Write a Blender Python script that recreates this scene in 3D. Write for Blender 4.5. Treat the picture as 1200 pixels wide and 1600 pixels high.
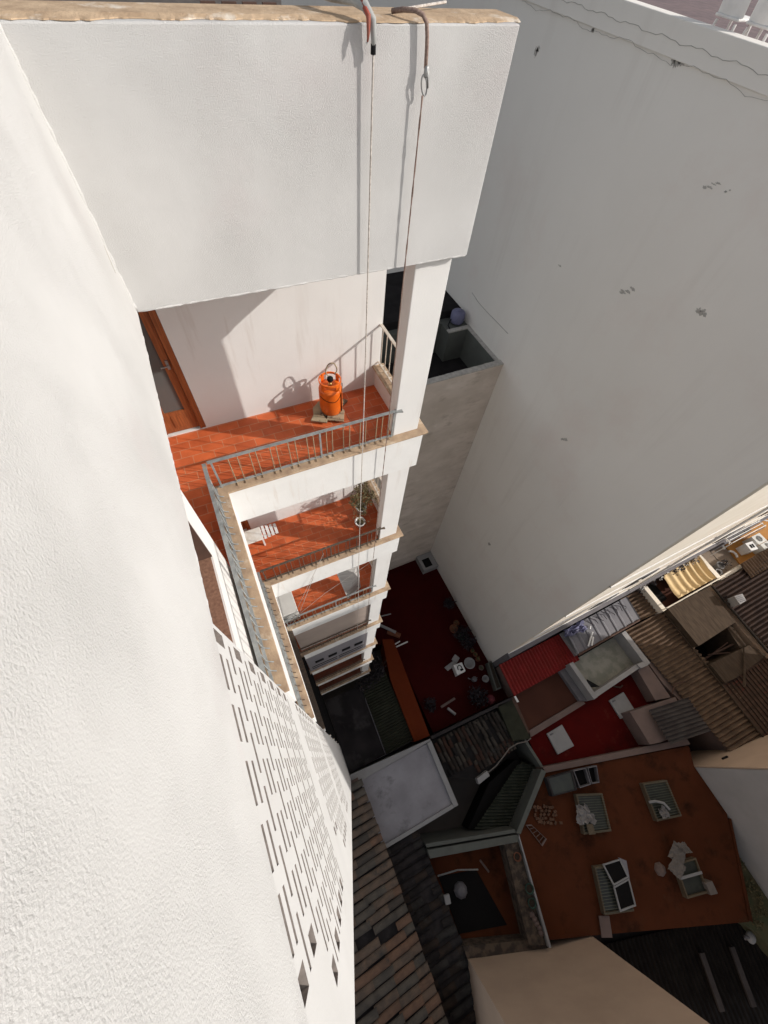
import bpy, bmesh, math, random
from mathutils import Vector, Matrix
random.seed(7)
for o in list(bpy.data.objects): bpy.data.objects.remove(o)
SC = bpy.context.scene
COL = SC.collection

# ---------------------------------------------------------------- camera, sky, sun, exposure
cam_d = bpy.data.cameras.new('camera'); cam = bpy.data.objects.new('camera', cam_d); COL.objects.link(cam)
cam_d.sensor_fit = 'VERTICAL'; cam_d.sensor_height = 36.0; cam_d.sensor_width = 27.0
cam_d.lens = 36.0 * 629.34 / 1600.0
cam_d.clip_start = 0.02; cam_d.clip_end = 3000
Rm = Matrix(((0.90832624, 0.32004098, -0.26929022), (-0.41221994, 0.79402381, -0.44676718), (0.07083905, 0.51681715, 0.85315993)))
cam.matrix_world = Matrix.Translation((0.34885, -2.88277, 3.91345)) @ Rm.to_4x4()
SC.camera = cam

SUN = Vector((1.0, -0.585, 0.63)).normalized()
EL = math.asin(SUN.z); AZ = math.atan2(SUN.x, SUN.y)
w = bpy.data.worlds.new('World'); SC.world = w; w.use_nodes = True
nt = w.node_tree; bg = nt.nodes['Background']
sky = nt.nodes.new('ShaderNodeTexSky'); sky.sky_type = 'NISHITA'; sky.sun_disc = False
sky.sun_elevation = EL; sky.sun_rotation = AZ; sky.altitude = 50; sky.dust_density = 2.0
hs = nt.nodes.new('ShaderNodeHueSaturation'); hs.inputs['Saturation'].default_value = 0.32
nt.links.new(sky.outputs['Color'], hs.inputs['Color']); nt.links.new(hs.outputs['Color'], bg.inputs['Color']); bg.inputs['Strength'].default_value = 0.15
sl = bpy.data.lights.new('sun', 'SUN'); sl.energy = 3.8; sl.angle = math.radians(0.53); sl.color = (1.0, 0.955, 0.90)
so = bpy.data.objects.new('sun', sl); COL.objects.link(so)
so.rotation_euler = SUN.to_track_quat('Z', 'Y').to_euler(); so.location = (20, -12, 30)
SC.view_settings.view_transform = 'Standard'; SC.view_settings.look = 'None'
SC.view_settings.exposure = -0.06; SC.view_settings.gamma = 1.0
SC.cycles.max_bounces = 8; SC.cycles.diffuse_bounces = 5

# ---------------------------------------------------------------- materials
def mat(name, c1, c2=None, rough=0.85, scale=3.0, detail=6.0, lo=0.35, hi=0.65, bump=None, c3=None, s3=0.7, t3=(0.58, 0.7), metal=0.0, spec=0.3, stretch=None, bump2=None, streak=None, mask=None):
    m = bpy.data.materials.new(name); m.use_nodes = True
    t = m.node_tree; N = t.nodes; Lk = t.links; b = N['Principled BSDF']
    b.inputs['Roughness'].default_value = rough; b.inputs['Metallic'].default_value = metal
    b.inputs['Specular IOR Level'].default_value = spec
    g = N.new('ShaderNodeNewGeometry'); pos = g.outputs['Position']
    if stretch:
        mp = N.new('ShaderNodeMapping'); mp.inputs['Scale'].default_value = stretch
        Lk.new(pos, mp.inputs['Vector']); spos = mp.outputs['Vector']
    else: spos = pos
    def noise(sc, de, ro=0.55, p=None):
        n = N.new('ShaderNodeTexNoise'); n.inputs['Scale'].default_value = sc; n.inputs['Detail'].default_value = de
        n.inputs['Roughness'].default_value = ro; Lk.new(p or spos, n.inputs['Vector']); return n.outputs['Fac']
    def ramp(f, a, bb):
        r = N.new('ShaderNodeMapRange'); r.inputs['From Min'].default_value = a; r.inputs['From Max'].default_value = bb
        Lk.new(f, r.inputs['Value']); return r.outputs['Result']
    def mix(f, a, bb):
        x = N.new('ShaderNodeMix'); x.data_type = 'RGBA'
        for s, v in ((6, a), (7, bb)):
            if isinstance(v, tuple): x.inputs[s].default_value = (*v, 1)
            else: Lk.new(v, x.inputs[s])
        Lk.new(f, x.inputs[0]); return x.outputs[2]
    if c2: col = mix(ramp(noise(scale, detail), lo, hi), c1, c2)
    else: col = None; b.inputs['Base Color'].default_value = (*c1, 1)
    if c3: col = mix(ramp(noise(s3, 9.0, 0.65), *t3), col if col else c1, c3)
    if streak:
        mp2 = N.new('ShaderNodeMapping'); mp2.inputs['Scale'].default_value = streak[3]; Lk.new(pos, mp2.inputs['Vector'])
        f1 = ramp(noise(1.0, 8.0, 0.62, mp2.outputs['Vector']), streak[1], streak[2])
        f2 = ramp(noise(0.45, 3.0, 0.5, pos), .40, .62)
        mu = N.new('ShaderNodeMath'); mu.operation = 'MULTIPLY'; Lk.new(f1, mu.inputs[0]); Lk.new(f2, mu.inputs[1])
        col = mix(mu.outputs[0], col if col else c1, streak[0])
    if col: Lk.new(col, b.inputs['Base Color'])
    last = None
    for bb in (bump, bump2):
        if bb:
            bp = N.new('ShaderNodeBump'); bp.inputs['Strength'].default_value = bb[1]; bp.inputs['Distance'].default_value = bb[2] if len(bb) > 2 else 0.02
            hh = noise(bb[0], 6.0, 0.6, pos)
            if mask and bb is bump:
                mk = ramp(noise(mask[0], 4.0, 0.55, pos), mask[1], mask[2]); mm = N.new('ShaderNodeMath'); mm.operation = 'MULTIPLY'
                Lk.new(hh, mm.inputs[0]); Lk.new(mk, mm.inputs[1]); hh = mm.outputs[0]
            Lk.new(hh, bp.inputs['Height'])
            if last: Lk.new(last, bp.inputs['Normal'])
            last = bp.outputs['Normal']
    if last: Lk.new(last, b.inputs['Normal'])
    return m

def tile_mat(name, c1, c2, mortar, bw, bh, ms=0.012, rot=0.0, rough=0.6, offs=0.5, plane='xy'):
    m = bpy.data.materials.new(name); m.use_nodes = True
    t = m.node_tree; N = t.nodes; Lk = t.links; b = N['Principled BSDF']; b.inputs['Roughness'].default_value = rough
    b.inputs['Specular IOR Level'].default_value = 0.25
    g = N.new('ShaderNodeNewGeometry'); mp = N.new('ShaderNodeMapping'); Lk.new(g.outputs['Position'], mp.inputs['Vector'])
    mp.inputs['Rotation'].default_value = (0, 0, rot) if plane == 'xy' else (math.radians(90), 0, rot)
    br = N.new('ShaderNodeTexBrick'); Lk.new(mp.outputs['Vector'], br.inputs['Vector'])
    br.inputs['Scale'].default_value = 1.0; br.inputs['Brick Width'].default_value = bw; br.inputs['Row Height'].default_value = bh
    br.inputs['Mortar Size'].default_value = ms; br.inputs['Mortar Smooth'].default_value = 0.2; br.offset = offs
    br.inputs['Color1'].default_value = (*c1, 1); br.inputs['Color2'].default_value = (*c2, 1); br.inputs['Mortar'].default_value = (*mortar, 1)
    n = N.new('ShaderNodeTexNoise'); n.inputs['Scale'].default_value = 5; n.inputs['Detail'].default_value = 8; Lk.new(g.outputs['Position'], n.inputs['Vector'])
    hs = N.new('ShaderNodeHueSaturation'); mr = N.new('ShaderNodeMapRange'); mr.inputs['To Min'].default_value = 0.6; mr.inputs['To Max'].default_value = 1.4
    Lk.new(n.outputs['Fac'], mr.inputs['Value']); Lk.new(mr.outputs['Result'], hs.inputs['Value']); Lk.new(br.outputs['Color'], hs.inputs['Color'])
    Lk.new(hs.outputs['Color'], b.inputs['Base Color'])
    bp = N.new('ShaderNodeBump'); bp.inputs['Strength'].default_value = 0.4; bp.inputs['Distance'].default_value = 0.004; bp.invert = True
    Lk.new(br.outputs['Fac'], bp.inputs['Height']); Lk.new(bp.outputs['Normal'], b.inputs['Normal'])
    return m

M = {}
M['stucco'] = mat('white_stucco', (.58, .57, .555), (.53, .52, .505), .92, .9, 9, lo=.4, hi=.62, bump=(165, .95, .006), bump2=(46, .06, .010), c3=(.535, .495, .485), s3=.8, t3=(.54, .8), streak=((.53, .515, .50), .58, .80, (9, 9, .8)), mask=(1.7, .30, .62))
M['stucco_lattice'] = mat('white_lattice_render', (.59, .58, .565), (.545, .535, .52), .92, 1.2, 7, bump=(60, .2, .006), bump2=(9, .1, .01), streak=((.50, .47, .44), .56, .76, (7, 7, .7)))
M['stucco_fine'] = mat('smooth_white_render', (.72, .705, .68), (.675, .66, .64), .92, 1.2, 7, bump=(60, .18, .006), bump2=(9, .08, .01), streak=((.58, .54, .50), .56, .76, (7, 7, .7)))
M['edge_white'] = mat('painted_white_edge', (.73, .72, .70), (.69, .68, .66), .88, 4, 8, bump=(70, .25, .008), bump2=(9, .12, .012), streak=((.56, .48, .41), .56, .74, (11, 11, 1.2)))
M['coping'] = mat('weathered_sandstone_coping', (.47, .34, .225), (.31, .215, .145), .9, 7, 9, bump=(40, .4, .01), c3=(.60, .50, .38), s3=4, t3=(.55, .7))
M['coping_top'] = mat('worn_beige_coping', (.56, .41, .27), (.40, .28, .18), .9, 9, 9, bump=(30, .5, .012), c3=(.68, .60, .50), s3=5, t3=(.56, .68))
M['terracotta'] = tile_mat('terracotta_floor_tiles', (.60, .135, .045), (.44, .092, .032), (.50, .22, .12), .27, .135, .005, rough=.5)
M['terracotta_shade'] = tile_mat('shade_toned_floor_tiles', (.14, .035, .018), (.11, .028, .015), (.10, .06, .04), .27, .135, .005, rough=.7)  # darker copy of the tiles; shade of the lower loggias put into the colour
M['slat'] = mat('dull_green_grey_slat', (.15, .15, .115), (.11, .11, .085), .8, 4, 5)
M['wood'] = mat('varnished_wood', (.33, .10, .035), (.20, .06, .022), .45, 3, 6, stretch=(18, 18, 1.2))
M['oldwood'] = mat('weathered_brown_wood', (.27, .15, .10), (.17, .09, .06), .8, 3, 6, stretch=(14, 14, 1))
M['darkwood'] = mat('dark_wood_reveal', (.10, .055, .04), (.07, .04, .03), .8, 6, 5)
M['glass_dim'] = mat('dim_window_glass', (.10, .10, .095), None, .12, spec=.5)
M['dark_in'] = mat('dark_interior', (.012, .011, .011), None, .9)
M['rail'] = mat('grey_flaking_rail_paint', (.30, .31, .30), (.19, .20, .20), .6, 14, 8, c3=(.40, .26, .14), s3=9, t3=(.62, .72), bump=(60, .3, .004))
M['baluster'] = mat('tarnished_baluster_iron', (.34, .24, .14), (.20, .15, .10), .6, 30, 5)
M['darkrail'] = mat('dark_rusty_iron', (.12, .085, .06), (.07, .055, .045), .7, 20, 6, c3=(.25, .12, .06), s3=12, t3=(.6, .7))
M['brownpanel'] = mat('taupe_roller_panel', (.42, .34, .29), (.37, .30, .26), .8, 2, 5)
M['lilac'] = mat('pale_lilac_panel', (0.250, 0.235, 0.250), (0.220, 0.210, 0.225), .7, 3, 5)
M['black'] = mat('black_rubber', (.012, .012, .013), None, .6)
M['orange'] = mat('orange_bottle_paint', (.78, .155, .012), (.66, .12, .010), .38, 9, 6, c3=(.35, .09, .02), s3=12, t3=(.66, .75), spec=.5)
M['brass'] = mat('brass_valve', (.55, .40, .16), None, .35, metal=1.0)
M['stone'] = mat('crazy_paving_stone', (.40, .32, .21), (.28, .23, .15), .85, 6, 7, c3=(.14, .10, .07), s3=7, t3=(.54, .57), bump=(25, .5, .01))
M['steel'] = mat('dull_galvanised_steel', (.36, .36, .35), (.25, .25, .25), .45, 14, 6, metal=.6)
M['pipegrey'] = mat('grey_weathered_pipe', (.42, .42, .40), (.30, .30, .29), .6, 9, 6)
M['redtape'] = mat('faded_red_tape', (.36, .075, .05), (.24, .10, .07), .7, 20, 5)
M['cord'] = mat('pale_nylon_cord', (.62, .57, .52), (.40, .35, .31), .8, 60, 3)
M['rope'] = mat('brown_twisted_rope', (.30, .22, .18), (.20, .13, .11), .9, 90, 3)
M['partywall'] = mat('aged_grey_render', (.82, .78, .725), (.77, .73, .675), .94, .28, 9, lo=.3, hi=.7, bump=(26, .12, .01), c3=(.755, .68, .625), s3=.3, t3=(.52, .74), bump2=(2.2, .16, .03), streak=((.73, .685, .63), .52, .76, (2.6, 2.6, .16)))
M['stain'] = mat('flaked_patch', (.36, .34, .31), (.50, .47, .43), .95, 8, 8)
M['concrete'] = mat('stained_concrete', (.66, .57, .49), (.54, .46, .385), .92, 1.1, 9, stretch=(.8, .8, 1.5), bump=(14, .3, .02), c3=(.76, .68, .60), s3=.9, t3=(.55, .75), streak=((.38, .31, .25), .54, .72, (1.2, 1.2, 3.0)))
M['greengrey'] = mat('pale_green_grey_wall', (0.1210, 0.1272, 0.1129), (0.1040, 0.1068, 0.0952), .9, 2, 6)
M['asphalt'] = mat('dark_roof_felt', (0.031, 0.028, 0.028), (0.021, 0.019, 0.019), .95, 2, 7)
M['blueplastic'] = mat('faded_blue_plastic', (.17, .17, .27), (.13, .13, .21), .5, 3, 4)
M['redroof'] = mat('dark_red_roof_paint', (0.0465, 0.0034, 0.0030), (0.0375, 0.0030, 0.0026), .75, 1.1, 8, bump=(20, .2, .01))
M['maroon'] = mat('maroon_roof_paint', (.085, .0055, .0045), (.066, .005, .0045), .9, .8, 9, bump=(20, .2, .01), c3=(.042, .007, .0055), s3=.8, t3=(.54, .72), streak=((.10, .018, .013), .56, .66, (1.8, 1.8, 1.8)))
M['rust'] = mat('rust_brown_roof_paint', (.090, .028, .0125), (.075, .0232, .0105), .9, .7, 9, bump=(20, .2, .01), c3=(.032, .013, .007), s3=.9, t3=(.52, .70), streak=((.080, .032, .016), .56, .66, (1.6, 1.6, 1.6)))
M['ruststrip'] = mat('rust_orange_ledge_paint', (0.13, 0.025, 0.008), (0.11, 0.021, 0.007), .8, 1.2, 8)
M['brownroof'] = mat('brown_red_flat_roof', (0.078, 0.032, 0.022), (0.066, 0.027, 0.019), .85, .8, 8)
M['redmetal'] = mat('red_corrugated_metal', (0.214, 0.020, 0.019), (0.173, 0.019, 0.015), .5, 2, 7)
M['greymetal'] = mat('pale_grey_metal_roof', (0.168, 0.160, 0.172), (0.134, 0.130, 0.143), .55, 1.5, 7)
M['brownsheet'] = mat('brown_weathered_sheet', (0.170, 0.116, 0.080), (0.113, 0.077, 0.054), .85, 2.2, 8, c3=(0.080, 0.054, 0.039), s3=1.3, t3=(.55, .7))
M['darksheet'] = mat('dark_brown_sheet', (0.055, 0.036, 0.029), (0.034, 0.023, 0.020), .85, 2.2, 8)
M['flatsheet'] = mat('brown_fibre_sheet', (0.084, 0.061, 0.044), (0.055, 0.040, 0.029), .9, 1.5, 9, stretch=(6, 1, 1), c3=(0.118, 0.084, 0.059), s3=1.1, t3=(.6, .72))
M['greycorr'] = mat('dull_grey_corrugated', (0.084, 0.073, 0.069), (0.059, 0.050, 0.048), .7, 2, 7)
M['olive'] = mat('mossy_olive_roof', (0.0425, 0.0442, 0.0306), (0.0306, 0.0306, 0.0221), .92, 2.5, 8)
M['membrane'] = mat('black_shed_membrane', (0.032, 0.028, 0.029), (0.019, 0.017, 0.018), .9, .8, 9, c3=(0.046, 0.042, 0.042), s3=.7, t3=(.5, .58))
M['whiteroof'] = mat('stained_white_roof', (0.326, 0.313, 0.332), (0.248, 0.237, 0.251), .9, .9, 9, c3=(0.175, 0.169, 0.175), s3=1.3, t3=(.58, .72), bump=(12, .2, .01))
M['whitewall'] = mat('grey_white_wall', (0.316, 0.308, 0.305), (0.270, 0.262, 0.259), .9, 1.5, 7)
M['clay'] = mat('clay_tile', (.17, .122, .092), (.12, .094, .076), .92, 2.4, 5, lo=.4, hi=.6, bump=(30, .4, .01), c3=(.07, .065, .06), s3=1.3, t3=(.58, .70), spec=.06)
M['clay_grey'] = mat('clay_grey_tile', (.125, .108, .09), (.09, .08, .07), .92, 2.4, 5, lo=.4, hi=.6, bump=(30, .4, .01), c3=(.07, .065, .06), s3=1.3, t3=(.58, .70), spec=.06)
M['clay_red'] = mat('clay_red_tile', (.20, .122, .085), (.15, .096, .07), .92, 2.4, 5, lo=.4, hi=.6, bump=(30, .4, .01), c3=(.07, .065, .06), s3=1.3, t3=(.58, .70), spec=.06)
M['clay_black'] = mat('clay_black_tile', (.075, .066, .058), (.09, .075, .063), .92, 3.0, 5, lo=.4, hi=.6, bump=(30, .4, .01), c3=(.07, .065, .06), s3=1.3, t3=(.58, .70), spec=.06)
M['claydark'] = mat('claydark_tile', (.050, .044, .044), (.036, .032, .033), .92, 3.0, 5, lo=.4, hi=.6, bump=(30, .4, .01), c3=(.07, .065, .06), s3=1.3, t3=(.58, .70), spec=.06)
M['claydark_grey'] = mat('claydark_grey_tile', (.062, .058, .054), (.045, .041, .04), .92, 3.0, 5, lo=.4, hi=.6, bump=(30, .4, .01), c3=(.07, .065, .06), s3=1.3, t3=(.58, .70), spec=.06)
M['claydark_brown'] = mat('claydark_brown_tile', (.058, .044, .037), (.042, .034, .03), .92, 3.0, 5, lo=.4, hi=.6, bump=(30, .4, .01), c3=(.07, .065, .06), s3=1.3, t3=(.58, .70), spec=.06)
M['claydark_black'] = mat('claydark_black_tile', (.03, .027, .027), (.04, .035, .034), .92, 3.0, 5, lo=.4, hi=.6, bump=(30, .4, .01), c3=(.07, .065, .06), s3=1.3, t3=(.58, .70), spec=.06)
M['claymix'] = mat('claymix_tile', (0.0440, 0.0344, 0.0296), (0.0280, 0.0240, 0.0216), .92, 3.0, 5, lo=.4, hi=.6, bump=(30, .4, .01), c3=(0.0560, 0.0520, 0.0480), s3=1.3, t3=(.58, .70), spec=.06)
M['claymix_red'] = mat('claymix_red_tile', (0.0620, 0.0341, 0.0260), (0.0434, 0.0260, 0.0217), .92, 3.0, 5, lo=.4, hi=.6, bump=(30, .4, .01), c3=(0.0434, 0.0403, 0.0372), s3=1.3, t3=(.58, .70), spec=.06)
M['claymix_pale'] = mat('claymix_pale_tile', (0.0700, 0.0600, 0.0500), (0.0500, 0.0425, 0.0375), .92, 3.0, 5, lo=.4, hi=.6, bump=(30, .4, .01), c3=(0.0350, 0.0325, 0.0300), s3=1.3, t3=(.58, .70), spec=.06)
M['claymix_black'] = mat('claymix_black_tile', (.02, .018, .018), (.03, .026, .025), .92, 3.0, 5, lo=.4, hi=.6, bump=(30, .4, .01), c3=(.07, .065, .06), s3=1.3, t3=(.58, .70), spec=.06)
M['beige'] = mat('warm_beige_render', (.52, .385, .29), (.46, .34, .255), .9, .7, 8, bump=(40, .12, .006))
M['palewall'] = mat('pale_grey_render', (0.459, 0.443, 0.434), (0.409, 0.394, 0.384), .9, .9, 8, bump=(50, .3, .01))
M['pinkwall'] = mat('dusty_pink_wall', (0.176, 0.126, 0.111), (0.147, 0.105, 0.092), .9, 1.4, 8)
M['cream'] = mat('cream_facade_paint', (.84, .77, .66), (.77, .69, .57), .85, 1.2, 7)
M['greyplinth'] = mat('grey_plinth_render', (0.170, 0.160, 0.170), (0.135, 0.128, 0.135), .9, 2, 7)
M['ochre'] = mat('orange_ochre_paving', (.52, .24, .055), (.44, .20, .05), .8, 1.2, 7)
M['patio'] = mat('brown_grey_patio', (.30, .23, .17), (.22, .17, .13), .9, 1.4, 8)
M['yellow'] = mat('cream_yellow_awning', (.72, .53, .28), (.64, .46, .23), .7, 2, 6)
M['white'] = mat('white_paint', (.78, .77, .75), (.70, .69, .67), .6, 5, 6)
M['plastic_sheet'] = mat('crumpled_clear_plastic_sheet', (0.1950, 0.1762, 0.1650), (0.1500, 0.1350, 0.1275), .35, 6, 6, spec=.6)
M['cardboard'] = mat('pale_board', (0.1840, 0.1600, 0.1440), (0.1520, 0.1320, 0.1160), .85, 4, 6)
M['pallet'] = mat('bleached_pallet_wood', (0.1445, 0.1105, 0.0723), (0.1062, 0.0808, 0.0527), .85, 3, 5, stretch=(3, 12, 3))
M['greenglass'] = mat('dusty_green_glass', (0.043, 0.048, 0.037), (0.033, 0.035, 0.030), .3, 3, 6, spec=.5)
M['brick'] = mat('old_brick', (.135, .068, .04), (.085, .047, .03), .9, 6, 5)
M['clay_pot'] = mat('terracotta_pot', (0.200, 0.075, 0.040), (0.160, 0.060, 0.033), .8, 5, 5)
M['soil'] = mat('dark_soil', (.05, .036, .026), (.03, .022, .016), 1.0, 20, 5)
M['leaf'] = mat('green_leaf', (.09, .12, .045), (.055, .08, .03), .7, 9, 5)
M['leafdry'] = mat('dry_olive_leaf', (.17, .14, .07), (.11, .09, .045), .8, 9, 5)
M['leafdark'] = mat('dark_purple_leaf', (.035, .025, .03), (.02, .018, .02), .7, 9, 5)
M['ground'] = mat('dark_earth_and_paving', (.10, .085, .075), (.07, .06, .055), .95, .5, 8)
M['acwhite'] = mat('off_white_appliance', (.66, .65, .61), (.60, .585, .55), .5, 3, 5)
M['fan'] = mat('dark_fan_grille', (.06, .06, .06), None, .6)
M['green'] = mat('dull_green_planter', (0.030, 0.070, 0.050), (0.022, 0.050, 0.037), .6, 4, 5)
M['pinkcloth'] = mat('pink_red_cloth', (0.210, 0.050, 0.060), (0.160, 0.035, 0.045), .9, 6, 5)
M['roofterrace'] = tile_mat('beige_roof_terrace_tiles', (.56, .40, .29), (.50, .36, .26), (.42, .32, .24), .30, .30, .006, offs=0)
M['redterrace'] = tile_mat('dull_mauve_roof_tiles', (.20, .14, .135), (.17, .12, .12), (.12, .09, .09), .30, .30, .01, offs=0)
for k_ in 'redroof maroon rust ruststrip brownroof redmetal brownsheet darksheet flatsheet greycorr olive membrane asphalt dark_in black'.split():
    M[k_].node_tree.nodes['Principled BSDF'].inputs['Specular IOR Level'].default_value = .06
M['rubble'] = mat('brown_rubble', (.115, .085, .062), (.055, .042, .034), .95, 4, 8, lo=.42, hi=.58, bump=(9, .8, .04))
M['reveal'] = mat('grey_brown_reveal', (.33, .285, .255), (.21, .18, .16), .95, 30, 6)  # grey-brown, darker than the lattice front; set on the inner slot faces
M['whitedoor'] = mat('white_slatted_board', (.76, .74, .70), (.64, .58, .50), .75, 7, 7)

# ---------------------------------------------------------------- mesh helpers
class MB:
    def __init__(s): s.v = []; s.f = []; s.mi = []; s.cur = 0
    def add(s, vs, fs):
        n = len(s.v); s.v += [tuple(v) for v in vs]; s.f += [tuple(i + n for i in f) for f in fs]; s.mi += [s.cur] * len(fs); return s
    def box(s, x0, x1, y0, y1, z0, z1):
        return s.prism([(x0, y0), (x1, y0), (x1, y1), (x0, y1)], z0, z1)
    def prism(s, poly, z0, z1):
        a = sum(poly[i][0] * poly[(i + 1) % len(poly)][1] - poly[(i + 1) % len(poly)][0] * poly[i][1] for i in range(len(poly)))
        if a < 0: poly = poly[::-1]
        n = len(poly)
        zt = z1 if isinstance(z1, (list, tuple)) else [z1] * n
        if a < 0 and isinstance(z1, (list, tuple)): zt = zt[::-1]
        vs = [(x, y, z0) for x, y in poly] + [(poly[i][0], poly[i][1], zt[i]) for i in range(n)]
        fs = [tuple(range(n - 1, -1, -1)), tuple(range(n, 2 * n))] + [(i, (i + 1) % n, n + (i + 1) % n, n + i) for i in range(n)]
        return s.add(vs, fs)
    def obox(s, c, ux, uy, uz):      # oriented box from centre and half-axis vectors
        c, ux, uy, uz = map(Vector, (c, ux, uy, uz))
        vs = [c + a * ux + b * uy + d * uz for d in (-1, 1) for b in (-1, 1) for a in (-1, 1)]
        return s.add(vs, [(0, 2, 3, 1), (4, 5, 7, 6), (0, 1, 5, 4), (2, 6, 7, 3), (0, 4, 6, 2), (1, 3, 7, 5)])
    def tube(s, pts, r, n=8, cap=True, closed=False):
        pts = [Vector(p) for p in pts]; k = len(pts); rs = r if isinstance(r, (list, tuple)) else [r] * k
        vs = []; fs = []; up = None
        for i, p in enumerate(pts):
            if closed: t = pts[(i + 1) % k] - pts[i - 1]
            else: t = pts[min(i + 1, k - 1)] - pts[max(i - 1, 0)]
            t.normalize()
            if up is None:
                up = Vector((0, 0, 1)) if abs(t.z) < .9 else Vector((1, 0, 0))
            a = (up - t * up.dot(t)).normalized(); up = a; b = t.cross(a)
            for j in range(n):
                q = 2 * math.pi * j / n; vs.append(p + (a * math.cos(q) + b * math.sin(q)) * rs[i])
        m = k if closed else k - 1
        for i in range(m):
            i2 = (i + 1) % k
            for j in range(n): fs.append((i * n + j, i * n + (j + 1) % n, i2 * n + (j + 1) % n, i2 * n + j))
        if cap and not closed: fs += [tuple(range(n - 1, -1, -1)), tuple(range((k - 1) * n, k * n))]
        return s.add(vs, fs)
    def lathe(s, prof, c, n=20, ax=None, ring=False):
        if ring: prof = list(prof) + [prof[0]]
        c = Vector(c); vs = []; fs = []; k = len(prof)
        for r, z in prof:
            for j in range(n):
                q = 2 * math.pi * j / n; p = Vector((r * math.cos(q), r * math.sin(q), z))
                if ax: p = ax @ p
                vs.append(c + p)
        for i in range(k - 1):
            for j in range(n): fs.append((i * n + j, i * n + (j + 1) % n, (i + 1) * n + (j + 1) % n, (i + 1) * n + j))
        if not ring: fs += [tuple(range(n - 1, -1, -1)), tuple(range((k - 1) * n, k * n))]
        return s.add(vs, fs)
    def build(s, name, m, parent=None, smooth=False, bevel=0.0, loc=None):
        me = bpy.data.meshes.new(name); off = Vector(loc) if loc else Vector((0, 0, 0))
        me.from_pydata([tuple(Vector(v) - off) for v in s.v], [], s.f); me.validate()
        bm = bmesh.new(); bm.from_mesh(me); bmesh.ops.recalc_face_normals(bm, faces=bm.faces); bm.to_mesh(me); bm.free()
        if isinstance(m, (list, tuple)):
            for q in m: me.materials.append(M[q])
            if len(me.polygons) == len(s.mi):
                for p, i in zip(me.polygons, s.mi): p.material_index = i
        else: me.materials.append(M[m] if isinstance(m, str) else m)
        o = bpy.data.objects.new(name, me); COL.objects.link(o); o.location = off
        if parent:
            o.parent = parent; q = Vector((0, 0, 0)); p = parent
            while p: q += p.location; p = p.parent
            o.location = off - q
        if smooth:
            for p in me.polygons: p.use_smooth = True
        if bevel:
            md = o.modifiers.new('bevel', 'BEVEL'); md.width = bevel; md.segments = 2; md.limit_method = 'ANGLE'
        return o
def tag(o, label=None, cat=None, group=None, kind=None):
    if label: o['label'] = label
    if cat: o['category'] = cat
    if group: o['group'] = group
    if kind: o['kind'] = kind
    return o
def thing(name, label, cat, loc=(0, 0, 0), group=None):
    o = bpy.data.objects.new(name, None); COL.objects.link(o); o.location = loc; o.empty_display_size = .2
    return tag(o, label, cat, group)
def copy_tree(o, loc, label=None, parent=None):
    c = o.copy(); COL.objects.link(c)
    if parent: c.parent = parent
    else: c.location = loc
    if label: c['label'] = label
    for ch in list(o.children): copy_tree(ch, None, None, c)
    return c
def corr(mb, p, u, v, n, amp, th=.012, per=8, sharp=False, jit=0.0, nv=1):
    """corrugated sheet from corner p, waves counted along u, ridges along v"""
    p, u, v = Vector(p), Vector(u), Vector(v); nn = n * per; vs = []; fs = []
    for j in range(nv + 1):
        for i in range(nn + 1):
            ph = (i % per) / per
            h = amp * math.cos(2 * math.pi * ph) if not sharp else amp * (1 if ph < .25 else -.6)
            q = p + u * (i / nn) + v * (j / nv) + Vector((0, 0, h + random.uniform(-jit, jit)))
            vs.append(q)
    W = nn + 1
    for j in range(nv):
        for i in range(nn): fs.append((j * W + i, j * W + i + 1, (j + 1) * W + i + 1, (j + 1) * W + i))
    n0 = len(vs); vs += [q - Vector((0, 0, th)) for q in vs[:n0]]
    fs += [tuple(n0 + i for i in f[::-1]) for f in fs[:nv * nn]]
    for i in range(nn): fs += [(i, n0 + i, n0 + i + 1, i + 1), (nv * W + i, nv * W + i + 1, n0 + nv * W + i + 1, n0 + nv * W + i)]
    return mb.add(vs, fs)
def barrel(mb, p, u, v, ncol, nseg, r, lift=.05, jit=.02, skip=0.0, cover=.92):
    """rows of half round tiles: columns counted along u, each column running along v (downhill)"""
    p, u, v = Vector(p), Vector(u), Vector(v); un = u.normalized(); vn = v.normalized(); up = Vector((0, 0, 1)); K = 6
    mb.cur = 0
    for i in range(ncol):
        c0 = p + u * ((i + .5) / ncol); off = random.random() * .5
        for j in range(-1, nseg):
            a = max(0, (j + off) / nseg); bb = min(1, (j + 1 + off) / nseg + .12 / nseg)
            if bb - a < .02 or random.random() < skip: continue
            dj = Vector((random.uniform(-jit, jit), random.uniform(-jit, jit), random.uniform(-jit, jit) * .5)); tw = random.uniform(-jit, jit)
            mb.cur = random.choice((0, 0, 0, 1, 1, 2, 2, 3)); vs = []
            for (t, lz, rr) in ((a, 0, r * .9), (bb, lift, r * cover)):
                c = c0 + v * t + dj + up * lz + un * (tw if t == bb else 0)
                for k in range(K + 1):
                    q = math.pi * k / K; vs.append(c + un * (math.cos(q) * rr) + up * (math.sin(q) * rr * .75))
                for k in range(K + 1):
                    q = math.pi * k / K; vs.append(c + un * (math.cos(q) * rr * .86) + up * (math.sin(q) * rr * .58))
            W = 2 * (K + 1); fs = []
            for k in range(K):
                fs.append((k, k + 1, W + k + 1, W + k)); fs.append((W + k, W + k + 1, W + K + 1 + k + 1, W + K + 1 + k)); fs.append((k + 1, k, K + 1 + k, K + 2 + k))
            fs += [(0, W, W + K + 1, K + 1), (K, K + K + 1, W + 2 * K + 1, W + K)]
            mb.add(vs, fs)
    return mb
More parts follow.
